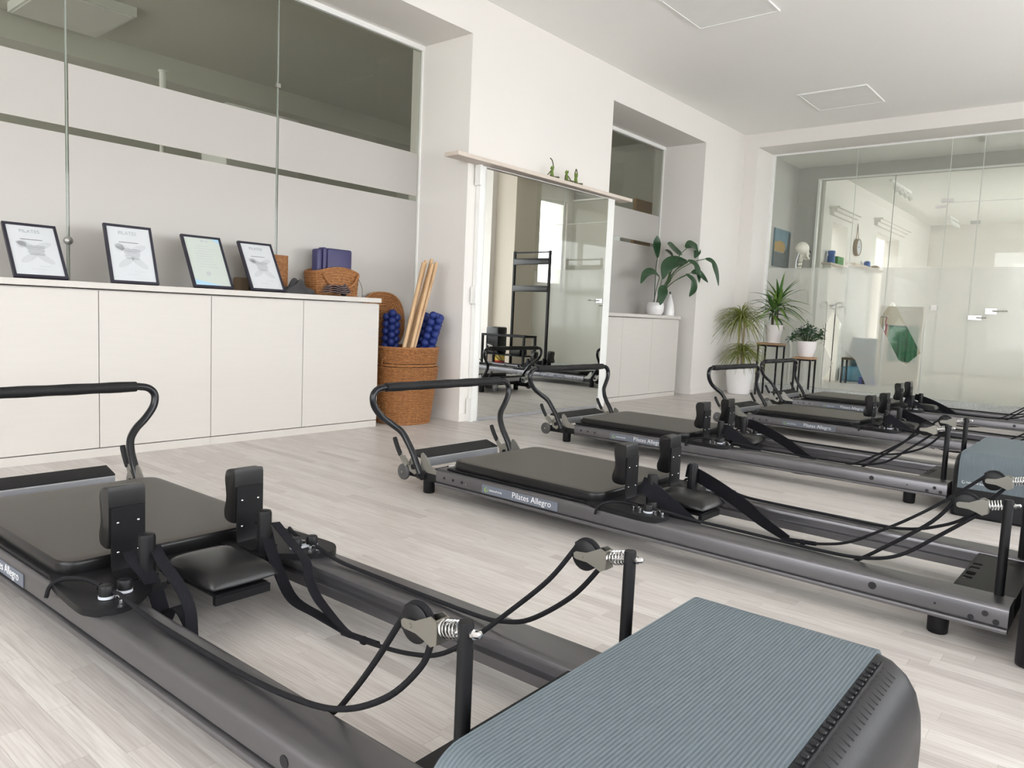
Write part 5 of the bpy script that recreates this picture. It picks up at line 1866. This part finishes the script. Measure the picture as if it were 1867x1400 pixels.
# ================================================================== BEYOND THE GLASS DOORS
# ---- teaching skeleton
def skeleton():
    t = thing('teaching_skeleton', 'life-size ivory anatomical skeleton on a pole, seen from behind', 'skeleton', (-3.275, 9.42, 0.0), -.45)
    P = lambda mb, n, m=BONE: mb.obj(n, m, t, 60)
    sk = MB().sphere((0, -.012, 1.755), (.072, .088, .078), 20, 14).sphere((0, .045, 1.70), (.050, .045, .055), 14, 10)
    sk = P(sk, 'skull')
    j = MB().tube(catmull([(-.052, .0, 1.70), (-.05, .03, 1.655), (-.03, .075, 1.635), (0, .088, 1.632), (.03, .075, 1.635), (.05, .03, 1.655), (.052, .0, 1.70)], 4), .012, 8)
    j.obj('jaw', BONE, sk, 60)
    for s_ in (-1, 1):
        MB().sphere((s_ * .028, .083, 1.715), (.018, .01, .017), 10, 7).obj('eye_socket', HOLE, sk)
    # spine
    sp = None
    path = catmull([(0, .0, 1.685), (0, -.012, 1.62), (0, -.03, 1.52), (0, -.05, 1.40), (0, -.045, 1.28), (0, -.02, 1.15), (0, -.012, 1.05), (0, -.03, .97)], 6)
    for i in range(24):
        p = path[int(i * (len(path) - 1) / 23)]
        r = .013 + .012 * i / 23
        v = MB().lathe([(r * .9, -.010), (r, -.007), (r * .85, 0), (r, .007), (r * .9, .010)], 12, p).rbox(p.x - .006, p.x + .006, p.y - r - .022, p.y - r * .5, p.z - .013, p.z + .003, .002, 1)
        v.rbox(p.x - r - .018, p.x + r + .018, p.y - r - .006, p.y - r + .006, p.z - .005, p.z + .005, .002, 1)
        P(v, 'vertebra')
    for k in range(12):
        z = 1.50 - .030 * k
        w_ = .075 + .055 * math.sin(min(1, (k + 1) / 8) * PI / 2)
        dp_ = .085 + .045 * math.sin(min(1, (k + 1) / 7) * PI / 2)
        yb = -.035 - .015 * math.sin(k / 11 * PI)
        for s_ in (-1, 1):
            full = k < 10
            n = 9 if full else 6
            pts = [(s_ * .016, yb, z)]
            for i in range(1, n):
                a = PI * i / 8
                pts.append((s_ * w_ * math.sin(a * .98 + .02), yb - .028 + (dp_ * 1.0) * (1 - math.cos(a)) * .80, z + .012 - .085 * (i / 8)))
            P(MB().tube(catmull(pts, 2), .0052, 6, flat=1.0), 'rib')
    P(MB().ribbon([(0, .125, 1.43), (0, .14, 1.34), (0, .145, 1.24)], .034, .012, (1, 0, 0)), 'sternum')
    for s_ in (-1, 1):
        P(MB().tube(catmull([(s_ * .015, .115, 1.445), (s_ * .07, .10, 1.46), (s_ * .12, .045, 1.465), (s_ * .165, .01, 1.465)], 4), .008, 7), 'clavicle')
        sc = MB().prism([(s_ * .055, -.085, 1.45), (s_ * .150, -.055, 1.475), (s_ * .155, -.050, 1.43), (s_ * .085, -.085, 1.30)], (0, 0, 0), (0, -.008, 0))
        sc.tube([(s_ * .06, -.096, 1.435), (s_ * .165, -.045, 1.47)], .007, 6)
        P(sc, 'scapula')
        P(MB().tube(catmull([(s_ * .172, -.015, 1.455), (s_ * .182, -.012, 1.42), (s_ * .190, -.01, 1.28), (s_ * .196, -.012, 1.14), (s_ * .196, -.012, 1.125)], 3), [.019, .018, .014, .011, .010, .0095, .0095, .010, .010, .012, .015, .017, .017][:13], 8), 'humerus')
        P(MB().tube([(s_ * .188, -.015, 1.12), (s_ * .196, .0, 1.0), (s_ * .206, .01, .885)], [.010, .007, .011], 7), 'radius')
        P(MB().tube([(s_ * .205, -.022, 1.13), (s_ * .212, -.012, 1.0), (s_ * .222, .0, .885)], [.012, .007, .008], 7), 'ulna')
        hd = MB().rbox(s_ * .213 - .018, s_ * .213 + .018, -.006, .016, .855, .880, .006, 1)
        for q in range(5):
            x_ = s_ * .213 + (-.022 + .011 * q) * s_
            L_ = (.09, .155, .165, .155, .13)[q] * .93
            yy = .012 if q else .03
            hd.tube([(s_ * .213 + (-.012 + .006 * q) * s_, .005, .857), (x_, yy * .7, .855 - L_ * .45), (x_, yy, .855 - L_ * .75), (x_, yy + .006, .855 - L_)], [.0048, .0052, .0042, .003], 6)
        P(hd, 'hand_bones')
        pv = MB().tube(catmull([(s_ * .02, -.065, 1.0), (s_ * .07, -.06, 1.045), (s_ * .13, .0, 1.05), (s_ * .135, .06, 1.01), (s_ * .10, .06, .955), (s_ * .05, .075, .92), (s_ * .01, .08, .915)], 4), [.016] * 25, 7)
        pv.tube(catmull([(s_ * .10, .03, .96), (s_ * .075, -.01, .90), (s_ * .055, .02, .865), (s_ * .03, .065, .90)], 4), .012, 7)
        pv.prism([(s_ * .03, -.055, .95), (s_ * .04, -.06, 1.02), (s_ * .12, -.01, 1.045), (s_ * .115, .02, .97)], (0, 0, 0), (0, .008, 0))
        P(pv, 'hip_bone')
        P(MB().tube(catmull([(s_ * .098, .01, .935), (s_ * .135, .0, .915), (s_ * .14, .0, .87), (s_ * .115, .012, .70), (s_ * .088, .008, .54), (s_ * .085, .004, .505)], 3), [.022, .019, .018, .017, .0165, .016, .015, .0135, .013, .013, .0135, .016, .021, .026, .027, .025][:16], 9), 'femur')
        P(MB().sphere((s_ * .085, .038, .515), (.018, .010, .020), 10, 7), 'kneecap')
        P(MB().tube([(s_ * .083, .0, .49), (s_ * .082, .002, .46), (s_ * .080, -.002, .28), (s_ * .078, -.004, .135), (s_ * .078, -.004, .11)], [.026, .019, .0125, .012, .017], 9), 'tibia')
        P(MB().tube([(s_ * .112, -.018, .455), (s_ * .112, -.016, .28), (s_ * .104, -.012, .105)], [.009, .006, .009], 7), 'fibula')
        ft = MB().sphere((s_ * .085, -.045, .085), (.018, .032, .022), 10, 7).sphere((s_ * .083, .01, .092), (.022, .035, .018), 10, 7)
        for q in range(5):
            x_ = s_ * (.062 + .013 * q)
            ft.tube([(s_ * (.075 + .006 * q), .03, .085), (x_, .09 - .006 * q, .068), (x_ + s_ * .004, .15 - .013 * q, .058)], [.0075, .006, .0045], 6)
        P(ft, 'foot_bones')
    P(MB().prism([(-.035, -.05, 1.01), (.035, -.05, 1.01), (.012, -.075, .91), (-.012, -.075, .91)], (0, 0, 0), (0, -.02, 0)), 'sacrum')
    P(MB().tube([(0, -.10, .03), (0, -.10, 1.60), (0, -.02, 1.835)], .009, 8), 'support_pole', ALU)
    bs = MB()
    for q in range(5):
        a = 2 * PI * q / 5
        bs.tube([(0, -.10, .045), (.17 * math.cos(a), -.05 + .17 * math.sin(a), .02)], .012, 7)
        bs.sphere((.17 * math.cos(a), -.05 + .17 * math.sin(a), .0165), .016, 8, 6)
    P(bs, 'castor_base', PLAS)


skeleton()

# ---- picture on the corridor wall
pc = thing('canvas_painting', 'small unframed painting of a yellow house under a teal sky', 'painting', (-3.829, 10.15, 1.83))
MB().box(0, .02, -.28, .28, -.25, .25).obj('canvas', SKYP, pc, smooth=0)
MB().prism([(.0205, -.28, -.05), (.0205, .10, -.05), (.0205, .10, .06), (.0205, -.04, .10), (.0205, -.28, .07)], (0, 0, 0), (.0006, 0, 0)).obj('painted_house', YELP, pc, smooth=0)
MB().prism([(.0207, -.28, -.25), (.0207, .28, -.25), (.0207, .28, .22), (.0207, .21, .24), (.0207, .17, .02), (.0207, .05, -.06), (.0207, -.28, -.06)], (0, 0, 0), (.0006, 0, 0)).obj('painted_shadow', DRKP, pc, smooth=0)  # dark ground area of the pictured scene

# ---- scroll-topped iron stand
si = thing('iron_stand', 'black wrought iron stand with two scrolls behind the jade plant', 'stand', (-3.09, 10.1, 0))
for s_ in (-1, 1):
    sc = [(s_ * .055, 0, 0), (s_ * .055, 0, 1.04), (s_ * .065, 0, 1.10), (s_ * .095, 0, 1.125), (s_ * .125, 0, 1.11), (s_ * .132, 0, 1.08), (s_ * .115, 0, 1.06), (s_ * .095, 0, 1.068), (s_ * .097, 0, 1.085)]
    MB().tube(catmull(sc, 5), .0055, 7).obj('scroll_upright', BLKMET, si)
    MB().box(s_ * .055 - .006, s_ * .055 + .006, -.10, .10, 0, .012).obj('foot', BLKMET, si, smooth=0)
MB().tube([(-.055, 0, 1.045), (.055, 0, 1.045)], .005, 7).obj('crossbar', BLKMET, si)
MB().prism([(-.045, -.003, 1.095), (.045, -.003, 1.095), (0, -.003, 1.055)], (0, 0, 0), (0, .006, 0)).obj('pendant_plate', BLKMET, si, smooth=0)
o = MB().box(-3.267, -3.253, 9.153, 9.167, 0, .575).obj('black_pole', BLKMET, smooth=0)
MB().box(-3.29, -3.23, 9.151, 9.19, 0, .01).obj('pole_foot', BLKMET, o, smooth=0)
tag(o, 'short black pole with flat foot just behind the glass doors', 'pole')

# ---- things in the far room
st = thing('low_stool', 'low dark wooden stool seen through the clear lozenge', 'stool', (-3.05, 11.25, 0), .05)
MB().rbox(-.17, .17, -.15, .15, .36, .39, .003, 1).obj('seat', DKWOOD, st, smooth=0)
for a in (-1, 1):
    for b_ in (-1, 1):
        MB().box(a * .145 - .012, a * .145 + .012, b_ * .125 - .012, b_ * .125 + .012, 0, .3595).obj('leg', BLKMET, st, smooth=0)
o = MB().rbox(-3.06, -2.88, 11.5, 11.7, 0, .11, .008, 2).obj('storage_tub', BLUEB)
MB().rbox(-3.07, -2.87, 11.49, 11.71, .111, .125, .004, 1).obj('lid', BLUEB, o)
tag(origin_to(o, (-2.97, 11.6, 0)), 'bright blue plastic tub on the floor behind the low stool', 'tub')
o = MB().rbox(-3.46, -2.78, 12.0, 12.4, 0, .22, .03, 3).obj('gym_mat', TEALD)
tag(origin_to(o, (-3.1, 12.2, 0)), 'deep teal thick gym mat lying on the far floor', 'mat')
o = MB().rbox(-3.48, -2.62, 12.6, 12.72, 0, .66, .02, 2).obj('upright_mat', TEAL)
tag(origin_to(o, (-3.05, 12.66, 0)), 'blue-grey padded mat standing on edge behind the gym mat', 'mat')
o = MB().rbox(-2.96, -2.38, 11.92, 11.98, 0, 1.15, .01, 1).obj('room_divider', BEIGE)
MB().box(-2.66, -2.65, 11.905, 11.919, .1, 1.05).obj('divider_seam', DKWOOD, o, smooth=0)
tag(origin_to(o, (-2.67, 11.95, 0)), 'pale beige upright panel behind the green cloth', 'panel')
gc = thing('draped_cloth', 'bright green cloth draped over a rail behind the second glass wall', 'cloth', (-2.46, 11.2, 0))
bm = bmesh.new()
bmesh.ops.create_grid(bm, x_segments=40, y_segments=14, size=1)
for v in bm.verts:
    a, b_ = v.co.x, v.co.y
    v.co = Vector((a * .19, .018 * math.sin(a * 11) * (1.1 - .4 * b_) + .01 * math.sin(a * 5 + 2), .62 + b_ * .24))
g = MB().bm(bm).obj('cloth', GREENC, gc, 80)
md = g.modifiers.new('thickness', 'SOLIDIFY'); md.thickness = .004
MB().tube([(-.26, 0, .868), (.26, 0, .868)], .008, 8).obj('rail', ALU, gc)
for s_ in (-1, 1):
    MB().tube([(s_ * .25, 0, 0), (s_ * .25, 0, .868)], .009, 8).obj('upright', ALU, gc)
    MB().box(s_ * .25 - .012, s_ * .25 + .012, -.15, .15, 0, .015).obj('foot', ALU, gc, smooth=0)
# hooks with a ribbon
hk = thing('door_hook', 'chrome double hook with a dangling pink ribbon on the far glass', 'hook', (-2.56, YG2 - .038, .93))
MB().tube(catmull([(-.045, 0, .045), (-.03, 0, .04), (.03, 0, .04), (.045, 0, .045)], 4), .007, 8).sphere((-.03, -.006, .045), .012, 8, 6).sphere((.03, -.006, .045), .012, 8, 6).obj('hook_bar', CHROME, hk)
MB().ribbon(catmull([(.03, -.012, .04), (.018, -.014, -.03), (.03, -.012, -.10), (.012, -.014, -.15), (.03, -.013, -.19), (.036, -.013, -.05)], 5), .012, .002, (1, .2, 0)).obj('ribbon', PINK, hk, 60)
# shelves, jar, box, clock
fs_ = thing('wall_shelf', 'narrow pale shelf under the first far opening', 'shelf', (-3.5, 11.25, 1.70))
MB().box(.001, .13, -.42, .35, -.025, 0).obj('board', SHELFW, fs_, smooth=0)
MB().box(.001, .10, -.3, -.28, -.10, -.025).box(.001, .10, .22, .24, -.10, -.025).obj('bracket', WHITEM, fs_, smooth=0)
fs2_ = thing('wall_shelf', 'long washed-oak shelf on the wall below the hanging clock', 'shelf', (-3.5, 12.65, 1.78))
MB().box(.001, .14, -.72, .80, -.04, 0).obj('board', SHELFW, fs2_, smooth=0)
o = MB().lathe([(.045, 0), (.052, .01), (.05, .09), (.042, .12), (.052, .145), (.05, .17), (.03, .178)], 20).obj('blue_jar', BLUEJ)
o.location = (-3.43, 11.02, 1.701)
tag(o, 'blue glazed jar on the narrow far shelf', 'jar')
o = MB().rbox(-.055, .055, -.15, .12, 0, .11, .008, 2).obj('green_box', GREENB)
o.location = (-3.43, 11.30, 1.701)
tag(o, 'green plastic box beside the blue jar on the shelf', 'box')
o = MB().lathe([(.04, 0), (.05, .01), (.05, .07), (.03, .09)], 16).obj('small_blue_cup', BLUEJ)
o.location = (-3.42, 12.78, 1.781)
tag(o, 'small blue cup on the shelf right of the clock', 'cup')
o = MB().sphere((0, 0, .03), (.07, .09, .03), 14, 8).obj('brown_bowl', CLOCKW)
o.location = (-3.42, 13.25, 1.781)
tag(o, 'shallow brown bowl at the far end of the oak shelf', 'bowl')
ck = thing('hanging_clock', 'round brown wooden clock hanging by a rope on the far wall', 'clock', (-3.5, 12.36, 2.05))
m_ = MB().lathe([(.0, 0.004), (.125, .004), (.13, .01), (.13, .055), (.118, .06), (.112, .05), (.0, .05)], 32, cap=False)
m_.xf(Matrix.Rotation(PI / 2, 4, 'Y'))
m_.obj('case', CLOCKW, ck)
m_ = MB().lathe([(.0, 0.0505), (.111, .0505), (.111, .053), (0, .053)], 32, cap=False)
m_.xf(Matrix.Rotation(PI / 2, 4, 'Y'))
m_.obj('dial', PAPER, ck)
MB().box(.0535, .055, -.003, .003, -.01, .075).obj('minute_hand', INK, ck, smooth=0)
MB().box(.0535, .055, -.05, .01, -.003, .004).obj('hour_hand', INK, ck, smooth=0)
MB().tube([(.02, -.06, .11), (.012, 0, .36), (.02, .06, .11)], .005, 6).obj('rope', CLOCKW, ck)


def track_light(x_, y0, y1, label, z=2.97):
    t = thing('track_light', label, 'track light', (x_, (y0 + y1) / 2, z))
    MB().box(-.018, .018, -(y1 - y0) / 2, (y1 - y0) / 2, -.035, 0).obj('track', WHITEM, t, smooth=0)
    for k in range(4):
        q = (y1 - y0) * (-.36 + .24 * k)
        MB().tube([(0, q, -.035), (0, q, -.06), (.02, q + .02, -.10), (.045, q + .04, -.15)], [.008, .012, .03, .034], 12).obj('spot_head', WHITEM, t)


track_light(-2.96, 11.9, 13.1, 'white track with four spots, nearer one beyond the doors')
track_light(-2.92, 16.0, 16.8, 'white track with four spots at the far room end')
sd = MB().lathe([(.045, 0), (.05, -.012), (.045, -.035), (.02, -.045)], 20).obj('smoke_detector', WHITEM)
sd.location = (-2.35, 9.6, 2.969)
tag(sd, 'round white smoke detector on the corridor ceiling', 'detector')
ceil_lamp((-1.2, 9.75, 0), .6, .6, .05, 'square ceiling light on the corridor ceiling behind the doors', 2.969)

# ================================================================== SEEN IN THE MIRROR
fe = thing('fire_extinguisher', 'red fire extinguisher on the floor by the tan pier', 'fire extinguisher', (.045, 8.30, 0))
MB().lathe([(.07, 0), (.077, .01), (.077, .33), (.065, .38), (.03, .41), (.02, .43), (.018, .45)], 26).obj('cylinder_body', RED, fe)
MB().lathe([(.0775, .10), (.0778, .102), (.0778, .24), (.0775, .242)], 26, cap=False).obj('instruction_band', YELLOW, fe)
MB().box(-.05, .02, -.012, .012, .45, .475).tube([(-.06, 0, .50), (.0, 0, .48), (.04, 0, .47)], .008, 7).obj('valve_lever', RED, fe)
MB().tube(catmull([(.02, 0, .46), (.07, .01, .44), (.095, .01, .32), (.09, .01, .16)], 5), .010, 8).obj('hose', PLAS, fe)
rk = thing('tower_frame', 'tall black metal exercise frame with two padded cross straps', 'exercise frame', (-.40, 8.42, 0))
for s_ in (-1, 1):
    MB().box(s_ * .335 - .016, s_ * .335 + .016, -.016, .016, 0, 1.71).obj('upright', BLKMET, rk, smooth=0)
    MB().box(s_ * .335 - .02, s_ * .335 + .02, -.16, .16, 0, .02).obj('foot', BLKMET, rk, smooth=0)
MB().box(-.335, .335, -.01, .01, 1.68, 1.70).obj('top_bar', BLKMET, rk, smooth=0)
for z in (1.56, 1.17):
    MB().rbox(-.335, .335, -.025, .012, z - .045, z + .045, .01, 2).obj('padded_strap', VINYL, rk)
bn = thing('low_rack', 'low black metal rack with pads standing before the tower frame', 'rack', (-.30, 8.10, 0))
for s_ in (-1, 1):
    for q in (-1, 1):
        MB().box(s_ * .40 - .014, s_ * .40 + .014, q * .12 - .014, q * .12 + .014, 0, .47).obj('leg', BLKMET, bn, smooth=0)
MB().box(-.414, .414, -.134, -.106, .47, .50).box(-.414, .414, .106, .134, .47, .50).box(-.414, -.386, -.106, .106, .47, .50).box(.386, .414, -.106, .106, .47, .50).obj('top_rail', BLKMET, bn, smooth=0)
MB().box(-.386, .386, -.12, .12, .20, .215).obj('tray', BLKMET, bn, smooth=0)
MB().rbox(.12, .36, -.10, .10, .216, .60, .02, 2).obj('upright_pad', VINYL, bn)
MB().rbox(-.30, -.10, -.08, .08, .216, .32, .02, 2).obj('small_pad', VINYL, bn)
